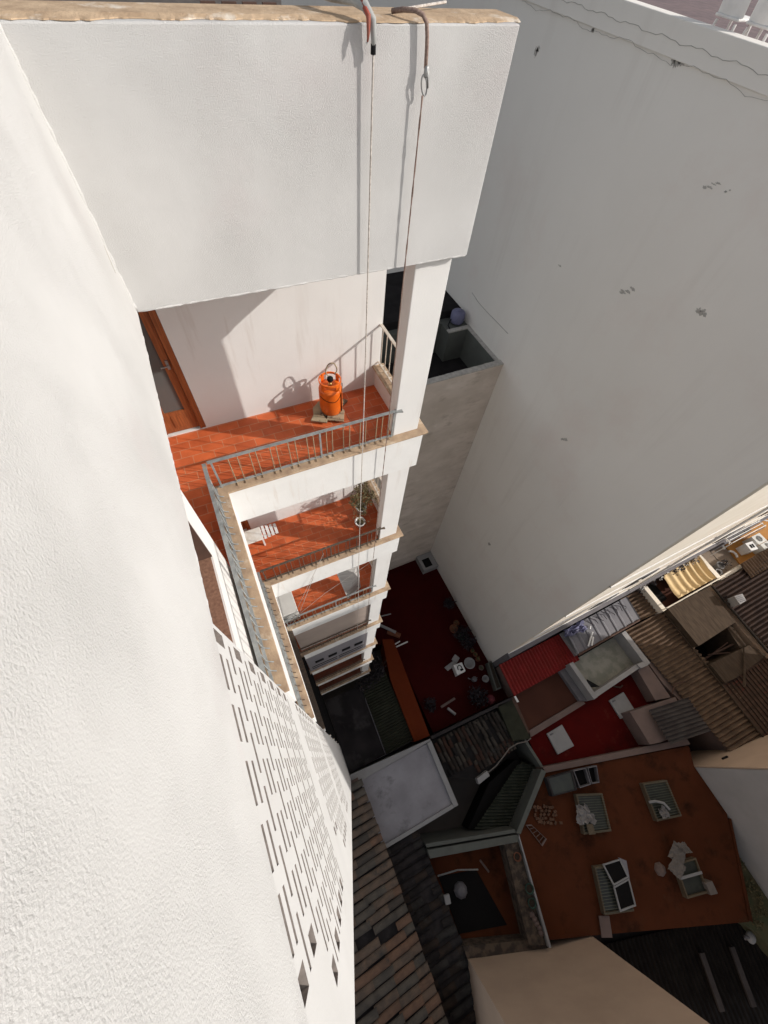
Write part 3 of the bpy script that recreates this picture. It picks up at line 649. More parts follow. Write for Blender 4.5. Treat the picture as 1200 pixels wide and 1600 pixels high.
# -- tall party wall building
t = thing('party_wall_building', 'tall neighbouring building with a huge blank grey party wall and a sunlit cream street side', 'building', (9.7, -1.9, -21))
MB().prism([(9.70, -1.96), (36, -1.40), (36, 30), (9.70, 30)], B0, 2.30).build('party_wall', 'partywall', t)
k_ = MB(); k_.prism([(9.66, -1.98), (9.98, -1.975), (9.98, 30), (9.66, 30)], 2.30, 2.74); k_.prism([(9.98, -1.975), (36, -1.42), (36, -1.12), (9.98, -1.70)], 2.30, 2.72)
k_.build('parapet', 'partywall', t, bevel=.015)
k_ = MB(); 
P = []
for i in range(80):
    y = 9.5 - i * .12; P.append((9.655, y, 2.50 + .018 * math.sin(i * .9) + .012 * math.sin(i * 2.3)))
k_.tube(P, .0042, 5); P = [(9.655, p[1], p[2] - .22 - .03 * math.sin(i * .37)) for i, p in enumerate(P)]; k_.tube(P, .0034, 5)
k_.build('parapet_crack', 'stain', t)
MB().prism([(9.985, -1.68), (35.9, -1.10), (35.9, 29), (9.985, 29)], 2.305, 2.34).build('roof_deck', 'redterrace', t)
def south(x): return -1.96 + (x - 9.7) * .0213
c = MB()
c.prism([(9.75, south(9.75) - .05), (35.9, south(35.9) - .05), (35.9, south(35.9) + .01), (9.75, south(9.75) + .01)], -19.6, 2.2); c.build('cream_street_wall', 'cream', t)
c = MB(); c.prism([(9.72, south(9.72) - .28), (35.9, south(35.9) - .22), (35.9, south(35.9) + .01), (9.72, south(9.72) + .01)], B0, -17.9); c.build('grey_plinth', 'greyplinth', t)
c = MB()
for zz in (-17.87, -14.4, -11.2, -8.0): c.prism([(9.75, south(9.75) - .085), (35.9, south(35.9) - .085), (35.9, south(35.9)), (9.75, south(9.75))], zz, zz + .06)
c.build('string_course', 'white', t)
for x in (14.5, 19.5, 24.5, 29.5):
    for zz in (-16.6, -13.4):
        w_ = MB().box(x, x + 1.1, south(x) - .08, south(x) + .05, zz, zz + 1.5).build('street_window', 'greyplinth', t)
        MB().box(x + .08, x + 1.02, south(x) - .10, south(x) - .081, zz + .1, zz + 1.4).build('pane', 'glass_dim', w_)
MB().tube([(18.6, south(18.6) - .12, -18), (18.6, south(18.6) - .12, 2)], .05, 8).build('downpipe', 'white', t)
# flaked patches on the party wall
def patch(name, y, z, w_, h, seed, label=None):
    rn = random.Random(seed); P = []
    for i in range(18):
        a = 2 * math.pi * i / 18; r = rn.uniform(.35, 1.0); P.append((y + math.cos(a) * w_ * r, z + math.sin(a) * h * r))
    vs = [(9.694, p[0], p[1]) for p in P] + [(9.702, p[0], p[1]) for p in P]
    n = 18; MB().add(vs, [tuple(range(n)), tuple(range(2 * n - 1, n - 1, -1))] + [(i, (i + 1) % n, n + (i + 1) % n, n + i) for i in range(n)]).build(name, 'stain', t)
for i, (y, z, a, b) in enumerate(PATCH):
    rn = random.Random(500 + i)
    for q in range(4):
        s_ = (q - 1.5) / 1.5; patch('flaked_patch', y - s_ * a * .75 + rn.uniform(-.02, .02), z + s_ * a * .6 * (1 if i % 2 else .35) + rn.uniform(-.03, .03), a * rn.uniform(.35, .85), b * rn.uniform(.3, .8), 20 + i * 5 + q)
MB().tube(CRACK, .012, 5).build('wall_crack', 'stain', t)
# white chairs on its roof
for i, (x, y, l) in enumerate(((10.55, 4.55, 'white plastic chair nearest the party wall parapet at the top right corner'), (10.62, 3.95, 'second white plastic chair, further right on the neighbour roof'))):
    q = thing('plastic_chair', l, 'chair', (x, y, 2.34), 'white plastic chairs on the neighbour roof')
    MB().box(x - .25, x + .25, y - .25, y + .25, 2.80, 2.84).build('seat', 'white', q, bevel=.015)
    bk = MB(); vs = []; fs = []
    for r in range(7):
        for cc in range(7):
            s = (cc - 3) / 3; zz = r / 6; vs.append((x - .22 - .10 * zz + .05 * s * s, y + .26 * s * (1 - .25 * zz * zz), 2.84 + .62 * zz))
    for r in range(6):
        for cc in range(6): fs.append((r * 7 + cc, r * 7 + cc + 1, r * 7 + 8 + cc, r * 7 + 7 + cc))
    n0 = len(vs); vs += [(v[0] - .02, v[1], v[2]) for v in vs]; fs += [tuple(n0 + j for j in f[::-1]) for f in fs]
    bk.add(vs, fs).build('backrest', 'white', q, smooth=True)
    for sx, sy in ((-.22, -.22), (.22, -.22), (.22, .22), (-.22, .22)): MB().tube([(x + sx * .9, y + sy * .9, 2.77), (x + sx * 1.1, y + sy * 1.1, 2.34)], [.025, .018], 8).build('leg', 'white', q)

# -- concrete building closing the light well
t = thing('concrete_building', 'raw brown grey concrete block with a small sunken roof terrace behind the light well', 'building', (6, 6, -21))
MB().box(2.62, 9.695, 5.90, 12, B0, -6.62).build('concrete_wall', 'concrete', t)
c = MB(); c.box(2.62, 9.695, 5.90, 6.10, -6.62, -5.25); c.build('front_parapet', 'concrete', t)
MB().box(2.62, 9.69, 6.101, 8.75, -6.615, -6.58).build('terrace_floor', 'asphalt', t)
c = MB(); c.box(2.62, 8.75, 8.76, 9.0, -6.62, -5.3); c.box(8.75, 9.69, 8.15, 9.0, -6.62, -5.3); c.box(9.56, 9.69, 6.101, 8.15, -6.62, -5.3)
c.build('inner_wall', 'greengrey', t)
c = MB(); rn = random.Random(11)
for i in range(40):
    x = 2.7 + i * .175; c.box(x, x + .17, 5.885, 6.115, -5.249, -5.225 + rn.uniform(0, .02))
c.box(9.55, 9.693, 6.13, 8.14, -5.30, -5.262); c.box(8.73, 9.693, 8.13, 8.30, -5.30, -5.25)
c.build('crumbling_coping', 'stain', t)
c = MB(); c.box(2.62, 9.69, 9.01, 12, -6.62, -5.0); c.build('upper_roof', 'asphalt', t)
q = thing('water_tank', 'round faded blue plastic tank on the ledge of the concrete terrace', 'tank', (9.33, 8.62, -5.24))
MB().lathe([(.23, 0), (.26, .05), (.27, .20), (.26, .36), (.22, .41), (.14, .44), (.02, .45)], (9.33, 8.62, -5.25), 28).build('tank_body', 'blueplastic', q, smooth=True)
MB().lathe([(.10, .44), (.10, .48), (.02, .49)], (9.33, 8.62, -5.25), 20).build('tank_lid', 'blueplastic', q, smooth=True)
MB().tube([(9.05, 8.62, -5.1), (8.85, 8.45, -5.2), (8.85, 8.3, -5.24)], .02, 6).build('outlet_pipe', 'black', q)

# -- red roof terrace at the foot of the party wall
t = thing('red_terrace_block', 'low block with a very dark red terrace at the bottom of the light well', 'roof terrace', (6.5, 1, -21))
MB().prism([(4.86, -3.75), (9.69, -3.95), (9.69, 5.89), (2.65, 5.89), (2.65, 2.0), (4.86, 1.6)], B0, -21.0).build('terrace_deck', 'redroof', t)
c = MB(); c.box(8.62, 9.69, 4.75, 5.88, -21, -20.45); c.build('corner_curb', 'whitewall', t)
MB().box(8.82, 9.34, 4.92, 5.52, -20.449, -20.44).build('corner_hatch', 'dark_in', t)
c = MB(); c.prism([(3.62, -3.68), (4.50, -3.76), (4.84, 1.55), (4.25, 1.80), (3.75, -.4)], B0, -20.2); c.build('orange_ledge', 'ruststrip', t)
c = MB(); c.prism([(4.5, -3.95), (9.5, -4.12), (9.5, -3.97), (4.5, -3.80)], B0, -20.0); c.build('boundary_wall', 'claydark', t)
# -- shed roofs by the foot of the front wing
t = thing('shed', 'low shed under a black membrane roof at the foot of the lattice wing', 'shed', (1, -1.7, -21))
MB().prism([(.03, .07), (2.12, .07), (2.06, -3.60), (.03, -3.52)], B0, -20.75).build('shed_wall', 'whitewall', t)
c = MB(); nn = 14; vs = []; fs = []; rn = random.Random(2)
for j in range(nn + 1):
    for i in range(nn + 1):
        x = .035 + 2.05 * i / nn; y = .06 - 3.62 * j / nn; vs.append((x, y, -20.46 + .04 * math.sin(i * .8 + j * .35) + rn.uniform(-.02, .03)))
for j in range(nn):
    for i in range(nn): fs.append((j * (nn + 1) + i, j * (nn + 1) + i + 1, (j + 1) * (nn + 1) + i + 1, (j + 1) * (nn + 1) + i))
c.add(vs, fs).build('membrane_roof', 'membrane', t, smooth=True)
MB().tube([(2.09, -.7, -20.38), (2.06, -2.0, -20.40), (2.02, -3.58, -20.38)], .02, 6).build('roof_seam', 'greyplinth', t)
t = thing('tiled_leanto', 'mossy olive lean-to roof beside the black membrane shed', 'lean-to', (2.8, -1.7, -21))
MB().prism([(2.13, .15), (3.7, .15), (3.70, -3.62), (2.08, -3.60)], B0, -20.75).build('leanto_wall', 'greyplinth', t)
b = MB(); corr(b, (2.14, .10, -20.52), (-.05, -3.68, 0), (1.56, 0, .14), 26, .03, .02)
b.build('leanto_roof', 'olive', t)
t = thing('potted_shrub', 'dark leafy shrub mass growing at the foot of the front wing', 'shrub', (3.2, .6, -20.3))
b = MB(); rn = random.Random(6)
for i in range(11): leaves(b, (2.5 + rn.uniform(-.9, 1.2), .55 + rn.uniform(-.7, .6), -19.9 + rn.uniform(-.3, .35)), .42, 110, .16, 90 + i)
b.build('foliage', 'leafdark', t)
b = MB()
for i in range(7): b.tube([(2.6 + i * .18, .4, -20.7), (2.5 + i * .2, .5, -20.2), (2.4 + i * .25, .55, -19.7)], .03, 5)
b.build('stems', 'darkwood', t)
# clutter on the red terrace
def simple(name, label, cat, mb, m, group=None, **kw): return tag(mb.build(name, m, **kw), label, cat, group)
t = thing('storage_box', 'square white box with a black carrying handle on the dark red terrace', 'box', (7.74, -1.45, -21))
MB().prism([(7.50, -1.15), (8.04, -1.20), (8.00, -1.72), (7.43, -1.73)], -21, -20.46).build('box_body', 'white', t, bevel=.02)
MB().tube([(7.62, -1.50, -20.455), (7.66, -1.33, -20.44), (7.79, -1.28, -20.44), (7.88, -1.40, -20.44), (7.86, -1.55, -20.455)], .028, 8).build('handle', 'black', t, smooth=True)
MB().prism([(7.72, -1.50), (7.90, -1.52), (7.92, -1.62), (7.74, -1.62)], -20.459, -20.44).build('latch', 'black', t)
t = thing('plastic_tub', 'round grey tub beside the white box on the dark red terrace', 'tub', (8.5, -1.4, -21))
MB().lathe([(.20, 0), (.30, .32), (.33, .33), (.33, .35), (.27, .35), (.19, .08), (.02, .08)], (8.5, -1.42, -21), 24).build('tub_body', 'whitewall', t, smooth=True)
MB().tube([(8.22, -1.4, -20.66), (8.35, -1.33, -20.5), (8.62, -1.35, -20.5), (8.78, -1.44, -20.66)], .014, 6).build('tub_handle', 'steel', t)
q = MB(); q.obox((7.45, -1.08, -20.92), (.34, .06, 0), (-.05, .13, 0), (0, 0, .06)); simple('cardboard_sheet', 'flat pale board lying left of the white box', 'board', q, 'whitewall', bevel=.02)
q = MB(); q.obox((7.92, -.86, -20.90), (.17, .10, 0), (-.08, .16, 0), (0, 0, .08)); simple('paper_bag', 'crumpled pale bag above the white box', 'bag', q, 'whitewall', bevel=.03)
t = thing('bucket', 'white bucket at the foot of the party wall near the planter trough', 'bucket', (8.92, -2.55, -21))
MB().lathe([(.13, 0), (.18, .34), (.20, .34), (.20, .36), (.17, .36), (.12, .05), (.01, .05)], (8.92, -2.55, -21), 20).build('bucket_body', 'whitewall', t, smooth=True)
MB().tube([(8.74, -2.55, -20.66), (8.8, -2.62, -20.6), (8.95, -2.72, -20.6), (9.10, -2.55, -20.66)], .009, 6).build('bucket_handle', 'steel', t)
t = thing('watering_can', 'small grey watering can below the white box', 'watering can', (8.35, -2.2, -21))
MB().lathe([(.15, 0), (.15, .25), (.05, .30), (.04, .31)], (8.35, -2.3, -21), 18).build('can_body', 'greyplinth', t, smooth=True)
MB().tube([(8.2, -2.25, -20.9), (8.05, -2.15, -20.75), (8.0, -2.1, -20.68)], .03, 8).build('spout', 'greyplinth', t); MB().tube([(8.45, -2.3, -20.95), (8.55, -2.3, -20.8), (8.42, -2.3, -20.7)], .018, 8).build('handle', 'greyplinth', t)
pots = [(8.98, .98, .17, 'clay_pot', 'clay pot furthest up along the foot of the party wall'), (8.62, .72, .24, 'clay_pot', 'wide pinkish pot with withered plant, upper of the row along the party wall'), (9.08, -.86, .12, 'clay_pot', 'first small red pot of the trio above the bucket'), (9.12, -1.12, .13, 'clay_pot', 'second small red pot of the trio above the bucket'),
        (9.12, -1.42, .13, 'clay_pot', 'third small red pot of the trio above the bucket'), (9.05, -1.92, .14, 'pinkwall', 'dusty pink pot just above the bucket'), (8.85, .15, .2, 'green', 'green planter pot under the dark shrub on the red terrace')]
for i, (x, y, r, mm, l) in enumerate(pots):
    t = thing('flower_pot', l, 'flower pot', (x, y, -21), 'pots along the foot of the party wall')
    MB().lathe([(r * .65, 0), (r, r * 1.5), (r * 1.1, r * 1.5), (r * 1.1, r * 1.75), (r * .9, r * 1.75), (r * .85, r * 1.4), (.01, r * 1.4)], (x, y, -21), 18).build('pot', mm, t, smooth=True)
    leaves(MB(), (x, y, -21 + r * 1.9), r * .8, 24, .10, 300 + i).build('foliage', 'leafdry' if i < 2 else 'leaf', t)
for i, (x, y, s, l) in enumerate(((9.0, -.35, .5, 'dark bush against the party wall, lower one'), (8.9, .30, .55, 'dark bush against the party wall, upper one'), (9.1, 2.2, .35, 'small dark bush high up along the party wall foot'))):
    t = thing('bush', l, 'bush', (x, y, -21), 'dark bushes along the party wall')
    leaves(MB(), (x, y, -20.55), s, 330, .16, 400 + i).build('foliage', 'leafdark', t); MB().tube([(x, y, -21), (x, y, -20.4)], .03, 6).build('trunk', 'darkwood', t)
t = thing('planter_trough', 'long pale grey planter trough between red terrace and red corrugated roof', 'planter', (9.35, -2.6, -21))
MB().prism([(9.42, -1.84), (9.68, -1.85), (9.42, -3.36), (9.07, -3.34)], -21, -20.4).build('trough', 'greengrey', t, bevel=.02)
MB().prism([(9.47, -1.92), (9.62, -1.93), (9.38, -3.28), (9.15, -3.27)], -20.399, -20.39).build('soil', 'soil', t)
simple('folded_cloth', 'pinkish red cloth heaped in the lower corner of the red terrace', 'cloth', MB().lathe([(.28, 0), (.26, .12), (.15, .25), (.02, .30)], (8.7, -3.62, -21), 9), 'pinkcloth')
def stick(name, p, q, r, m, label, cat, group=None): return simple(name, label, cat, MB().tube([p, q], r, 8), m, group)
stick('broom', (5.85, -2.80, -20.85), (6.80, -2.72, -20.9), .07, 'pinkwall', 'dusty pink pole lying on the red terrace near its lower edge', 'broom')
stick('mop', (6.15, -3.0, -20.8), (6.42, -3.45, -20.9), .08, 'whitewall', 'pale mop with bent head near the bottom edge of the red terrace', 'mop')
stick('plank', (4.55, 2.75, -20.75), (5.25, 1.95, -20.7), .09, 'whitewall', 'pale plank leaning out from behind the front wing column', 'plank', 'planks beside the front wing')
stick('plank', (4.85, 2.25, -20.95), (5.45, 1.68, -20.9), .16, 'clay_pot', 'short reddish brown plank below the pale one beside the front wing', 'plank', 'planks beside the front wing')
stick('plank', (4.2, 3.35, -20.85), (5.5, 3.15, -20.9), .04, 'whitewall', 'thin grey batten jutting out behind the front wing, uppermost', 'plank', 'planks beside the front wing')
stick('metal_bar', (4.72, 1.33, -20.8), (5.28, 1.40, -20.85), .04, 'white', 'upper of two thin white bars on the red terrace', 'bar', 'white bars on the red terrace')
stick('metal_bar', (4.90, 1.18, -20.8), (5.70, 1.19, -20.85), .045, 'white', 'lower of two thin white bars on the red terrace', 'bar', 'white bars on the red terrace')
t = thing('bush', 'broad dark shrub lying over the red terrace beside the pink pole', 'bush', (5.4, -2.5, -21)); leaves(MB(), (5.35, -2.45, -20.85), .42, 200, .15, 77, .5).build('foliage', 'leafdark', t); MB().tube([(5.35, -2.45, -21), (5.35, -2.45, -20.8)], .03, 6).build('trunk', 'darkwood', t)
t = thing('bush', 'tall dark plants on the lower right of the red terrace', 'bush', (8.1, -3.2, -21)); leaves(MB(), (8.0, -3.2, -20.6), .6, 380, .17, 78, .7).build('foliage', 'leafdark', t); MB().tube([(8.0, -3.2, -21), (8.0, -3.2, -20.5)], .03, 6).build('trunk', 'darkwood', t)

# -- house with the white roof
t = thing('white_roofed_house', 'low house with a stained white flat roof and raised white rim', 'house', (2.4, -5.4, -21))
MB().prism([(.40, -4.02), (4.25, -3.98), (4.20, -6.80), (.33, -6.76)], B0, -19.66).build('house_wall', 'whitewall', t)
MB().prism([(.41, -4.05), (4.20, -4.0), (4.15, -6.75), (.36, -6.74)], -19.66, -19.63).build('white_roof', 'whiteroof', t)
c = MB(); c.prism([(4.10, -3.97), (4.34, -3.96), (4.28, -6.87), (4.04, -6.87)], -19.70, -19.50); c.prism([(.36, -6.72), (4.035, -6.72), (4.035, -6.88), (.36, -6.88)], -19.70, -19.52)
c.prism([(.0, -3.60), (4.335, -3.86), (4.335, -3.955), (.0, -4.06)], B0, -19.56); c.build('roof_rim', 'whitewall', t, bevel=.01)
# -- clay tile roofs beside the left wing
t = thing('clay_tile_house', 'house with a weathered brown barrel tile roof running along the end of the lattice wing', 'house', (-1, -8, -21))
MB().prism([(-4.0, -3.85), (.33, -3.85), (.36, -14.8), (-4.0, -14.8)], B0, -19.4).build('house_wall', 'pinkwall', t)
MB().prism([(-4.05, -3.83), (.33, -4.08), (.34, -14.9), (-4.05, -14.9)], -19.4, [-18.2, -19.28, -19.28, -18.2]).build('roof_bed', 'claydark', t)
b = MB(); barrel(b, (-3.9, -3.95, -18.06), (0, -10.9, 0), (4.38, 0, -1.10), 34, 5, .160, .05, .025, .02); b.build('barrel_tiles', ['clay', 'clay_grey', 'clay_red', 'clay_black'], t)
t = thing('dark_tile_house', 'house with a dark lichen-stained tile roof below the brown barrel tiles', 'house', (1.3, -10.5, -21))
MB().prism([(.44, -7.0), (2.08, -7.0), (2.10, -15), (.38, -15)], B0, -20.5).build('house_wall', 'pinkwall', t)
MB().prism([(.42, -6.95), (2.16, -6.95), (2.12, -15), (.36, -15)], -20.5, [-20.32, -20.46, -20.46, -20.32]).build('roof_bed', 'claydark', t)
b = MB(); barrel(b, (.42, -6.95, -20.30), (0, -8.0, 0), (1.74, 0, -.14), 22, 3, .155, .045, .03, .04); b.build('barrel_tiles', ['claydark', 'claydark_grey', 'claydark_brown', 'claydark_black'], t)
# -- small tile roof with shaft, cable and corrugated lean-to
t = thing('blackened_tile_roof', 'small roof of blackened loose clay tiles between the white roof and the olive ledge', 'roof', (6.8, -5.2, -21))
MB().prism([(4.42, -4.0), (8.55, -4.14), (8.50, -5.7), (5.9, -6.5), (4.42, -5.75)], B0, -20.35).build('roof_base', 'asphalt', t)
b = MB(); barrel(b, (4.50, -4.05, -20.24), (4.02, -.1, 0), (.05, -1.75, -.06), 17, 4, .11, .045, .03, .07); barrel(b, (6.0, -5.72, -20.30), (2.5, .1, 0), (.0, -.55, -.03), 11, 1, .11, .04, .03, .12)
b.build('barrel_tiles', ['claymix', 'claymix_red', 'claymix_pale', 'claymix_black'], t)
MB().prism([(8.58, -4.02), (9.46, -4.10), (9.34, -6.10), (8.40, -5.80)], B0, -20.0).build('olive_ledge', 'olive', t)
simple('junction_box', 'pale rectangular junction box at the edge of the blackened tiles', 'junction box', MB().prism([(5.75, -6.40), (6.42, -6.33), (6.42, -6.58), (5.72, -6.66)], -20.35, -19.95), 'whitewall', bevel=.02)
simple('cable', 'pale cable sagging from the junction box up to the olive ledge corner', 'cable', MB().tube([(6.40, -6.42, -19.95), (6.9, -6.35, -19.92), (7.5, -6.16, -19.92), (8.0, -5.98, -19.92), (8.5, -5.97, -19.92), (9.05, -6.10, -19.9), (9.30, -6.06, -19.85)], .03, 6), 'cardboard', smooth=True)
t = thing('corrugated_leanto', 'dark green grey corrugated lean-to in the shaft left of the rust terrace', 'lean-to', (6.6, -7.7, -22))
MB().prism([(4.5, -8.2), (6.4, -8.85), (8.85, -7.3), (8.4, -6.7), (6.5, -7.0)], B0, -21.1).build('leanto_wall', 'dark_in', t)
b = MB(); corr(b, (4.75, -8.25, -20.75), (3.5, 1.35, 0), (1.65, -.75, -.25), 20, .05, .02); b.build('corrugated_roof', mat('dark_green_corrugated', (.06, .064, .052), (.038, .042, .032), .9, 3, 6, spec=.05), t)
MB().prism([(5.2, -8.45), (5.8, -8.7), (8.9, -7.2), (8.6, -6.9)], B0, -20.9).build('gutter_ledge', 'olive', t)

# -- yard house with its walls
t = thing('yard_house', 'small sunken brown yard ringed by pale low walls and a rubble gutter', 'yard', (4.2, -10.5, -22))
MB().prism([(2.2, -8.2), (6.2, -9.3), (5.4, -12.7), (2.2, -11.5)], B0, -21.0).build('yard_floor', 'rust', t)
c = MB(); c.prism([(2.20, -7.55), (6.35, -8.88), (6.33, -9.02), (2.19, -7.70)], B0, -19.85); c.prism([(2.18, -7.78), (6.35, -9.10), (6.28, -9.36), (2.15, -8.10)], B0, -19.8); c.build('pale_yard_wall', 'greengrey', t, bevel=.01)
c = MB(); c.prism([(6.32, -9.20), (6.40, -9.10), (5.50, -12.86), (5.40, -12.84)], B0, -19.75); c.build('side_rim', 'whitewall', t)
c = MB(); c.prism([(5.62, -9.15), (6.27, -9.34), (5.38, -12.80), (4.70, -12.50)], B0, -19.98); c.build('rubble_gutter', 'rubble', t)
c = MB(); c.prism([(2.12, -11.35), (5.55, -12.72), (5.42, -13.1), (2.1, -11.75)], B0, -20.2); c.build('lower_ledge', 'rubble', t)
b = MB(); c = (3.15, -10.2)
b.prism([(2.3, -9.1), (4.05, -9.65), (4.35, -11.9), (2.2, -11.2)], -20.99, -20.97); b.build('open_shaft', 'dark_in', t)
MB().tube([(2.25, -9.0, -20.7), (3.2, -9.2, -20.65), (4.1, -9.62, -20.7)], .035, 6).build('shaft_rail', 'steel', t)
for i, (x, y, r, mm, l) in enumerate(((5.85, -9.75, .16, 'clay_pot', 'upper rusty pot in the rubble gutter'), (5.72, -10.9, .18, 'green', 'green pot in the middle of the rubble gutter'), (5.55, -11.35, .17, 'green', 'lower green pot in the rubble gutter'))):
    t = thing('flower_pot', l, 'flower pot', (x, y, -19.98), 'pots in the rubble gutter')
    MB().lathe([(r * .65, 0), (r, r * 1.5), (r * 1.1, r * 1.5), (r * 1.1, r * 1.7), (r * .9, r * 1.7), (r * .85, r * 1.3), (.01, r * 1.3)], (x, y, -19.98), 16).build('pot', mm, t, smooth=True)
    MB().lathe([(r * .8, r * 1.32), (.01, r * 1.36)], (x, y, -19.98), 12).build('soil', 'soil', t)
q = MB(); rn = random.Random(5)
for i in range(5): q.lathe([(.12, 0), (.10, .08), (.02, .14)], (5.36 + rn.uniform(-.08, .08), -11.75 - i * .16, -19.97), 8)
simple('rag', 'pink and white rag lying in the rubble gutter', 'rag', q, 'pinkwall')
simple('plastic_bag', 'pale crumpled plastic bag on the dark floor of the sunken yard', 'bag', MB().lathe([(.32, 0), (.30, .15), (.18, .3), (.02, .36)], (3.0, -9.95, -20.96), 9), 'greyplinth')
simple('vent_cap', 'small white ribbed vent cap at the edge of the dark tile roof', 'vent', MB().obox((2.22, -9.72, -20.1), (.12, -.03, 0), (.04, .16, 0), (0, 0, .08)), 'whitewall', bevel=.02)
stick('broom', (4.35, -9.35, -20.6), (4.55, -9.95, -20.9), .05, 'pinkwall', 'short broom lying on the brown yard floor', 'broom')

# -- rust coloured terrace house with skylights
t = thing('rust_terrace_house', 'house with a broad rust brown flat roof dotted with four glazed skylights', 'house', (11, -11.5, -21))
MB().prism([(8.98, -7.62), (17.1, -9.98), (16.64, -10.80), (16.62, -13.0), (14.30, -16.25), (7.41, -13.45), (5.62, -12.75), (6.42, -9.1)], B0, -20.0).build('rust_roof', 'rust', t)
c = MB(); c.prism([(6.30, -9.02), (6.48, -9.14), (9.12, -7.62), (8.97, -7.42)], B0, -19.78); c.build('diagonal_rim', 'greengrey', t, bevel=.01)
c = MB(); c.prism([(9.10, -7.40), (17.2, -9.62), (17.15, -9.92), (9.10, -7.66)], B0, -19.86); c.build('upper_rim', 'pinkwall', t, bevel=.01)
c = MB(); c.prism([(16.5, -13.2), (16.62, -13.2), (14.42, -16.3), (14.30, -16.2)], B0, -19.93); c.build('side_rim', 'rust', t)
def skylight(P, label, slats=True, sheet=None, seed=0):
    P = [Vector((x, y, -20.0)) for x, y in P]; c = sum(P, Vector()) / 4
    q = thing('skylight', label, 'skylight', c, 'skylights on the rust roof')
    fr = MB(); up = Vector((0, 0, 1)); n = 4
    ins = [p + (c - p) * .11 for p in P]
    for i in range(4):
        a, b, d, e = P[i], P[(i + 1) % 4], ins[(i + 1) % 4], ins[i]
        fr.add([a, b, d, e, a + up * .32, b + up * .32, d + up * .32, e + up * .32], [(0, 3, 2, 1), (4, 5, 6, 7), (0, 1, 5, 4), (1, 2, 6, 5), (2, 3, 7, 6), (3, 0, 4, 7)])
    fr.build('curb', 'pallet', q)
    MB().add([p + up * .20 for p in ins] + [p + up * .17 for p in ins], [(0, 1, 2, 3), (7, 6, 5, 4), (0, 4, 5, 1), (1, 5, 6, 2), (2, 6, 7, 3), (3, 7, 4, 0)]).build('skylight_glass', 'greenglass', q)
    if slats:
        b = MB(); N = 15
        for i in range(N):
            s0 = (i + .34) / N; s1 = (i + .48) / N
            A = P[0].lerp(P[3], s0); B = P[1].lerp(P[2], s0); Cc = P[1].lerp(P[2], s1); D = P[0].lerp(P[3], s1)
            b.add([A + up * .322, B + up * .322, Cc + up * .322, D + up * .322, A + up * .345, B + up * .345, Cc + up * .345, D + up * .345], [(0, 3, 2, 1), (4, 5, 6, 7), (0, 1, 5, 4), (1, 2, 6, 5), (2, 3, 7, 6), (3, 0, 4, 7)])
        b.build('slats', 'slat', q)
    else:
        b = MB(); A, B = P[0].lerp(P[3], .42), P[1].lerp(P[2], .42); d = (P[3] - P[0]).normalized() * .05
        b.add([A - d + up * .322, B - d + up * .322, B + d + up * .322, A + d + up * .322, A - d + up * .36, B - d + up * .36, B + d + up * .36, A + d + up * .36], [(0, 3, 2, 1), (4, 5, 6, 7), (0, 1, 5, 4), (1, 2, 6, 5), (2, 3, 7, 6), (3, 0, 4, 7)])
        b.build('glazing_bar', 'whitewall', q)
    return q
def sheet(name, P, z, m, label, cat, seed, amp=.08, group=None, e0=.05):
    """crumpled sheet filling a quad"""
    P = [Vector((x, y, z)) for x, y in P]; rn = random.Random(seed); n = 9; vs = []; fs = []
    for j in range(n):
        for i in range(n):
            u, v = i / (n - 1), j / (n - 1); p = P[0].lerp(P[1], u).lerp(P[3].lerp(P[2], u), v)
            e = e0 if 0 < i < n - 1 and 0 < j < n - 1 else e0 * 1.6
            vs.append(p + Vector((rn.uniform(-e, e), rn.uniform(-e, e), rn.uniform(0, amp))))
    for j in range(n - 1):
        for i in range(n - 1): fs.append((j * n + i, j * n + i + 1, j * n + n + i + 1, j * n + n + i))
    n0 = len(vs); vs += [v - Vector((0, 0, .012)) for v in vs]; fs += [tuple(n0 + k for k in f[::-1]) for f in fs]
    for i in range(n - 1): fs += [(i + 1, i, n0 + i, n0 + i + 1), (n0 + (n - 1) * n + i, (n - 1) * n + i, (n - 1) * n + i + 1, n0 + (n - 1) * n + i + 1)][:1]
    return simple(name, label, cat, MB().add(vs, fs), m, group)
skylight([(9.90, -9.00), (11.15, -9.53), (10.55, -10.90), (9.24, -10.43)], 'slatted skylight with a crumpled plastic sheet on its left side')
skylight([(13.35, -10.09), (14.62, -10.51), (14.21, -11.95), (12.90, -11.58)], 'slatted skylight furthest up to the right, with a bent strip and white scrap on it')
skylight([(12.53, -13.14), (13.61, -13.41), (13.21, -14.58), (12.12, -14.29)], 'lower right skylight with open glass, heaped with pale boards at its top', False)
skylight([(8.92, -11.58), (10.12, -12.01), (9.57, -13.53), (8.26, -13.06)], 'lower left skylight carrying a white frame with two dark panes')
sheet('plastic_sheet', [(9.62, -9.35), (10.05, -9.5), (10.1, -10.3), (9.15, -9.95)], -19.63, 'plastic_sheet', 'crumpled milky plastic sheet spilling off the left skylight', 'plastic sheet', 1, .10)
simple('wooden_frame', 'small wooden frame at the lower left corner of the plastic-sheeted skylight', 'frame', MB().prism([(9.55, -10.15), (9.85, -10.25), (9.72, -10.62), (9.42, -10.5)], -19.62, -19.56), 'pallet')
tag(simple('curved_strip', 'pale curved strip bent across the upper right skylight', 'strip', MB().tube([(13.1, -10.85), (13.4, -10.9), (13.7, -11.1), (13.85, -11.5)] and [(13.05, -10.80, -19.62), (13.35, -10.88, -19.55), (13.65, -11.1, -19.5), (13.78, -11.45, -19.6)], .06, 6), 'whitewall'))
sheet('plastic_scrap', [(13.25, -11.25), (13.55, -11.2), (13.6, -11.65), (13.25, -11.55)], -19.62, 'plastic_sheet', 'white scrap of plastic on the upper right skylight', 'plastic sheet', 2, .1)
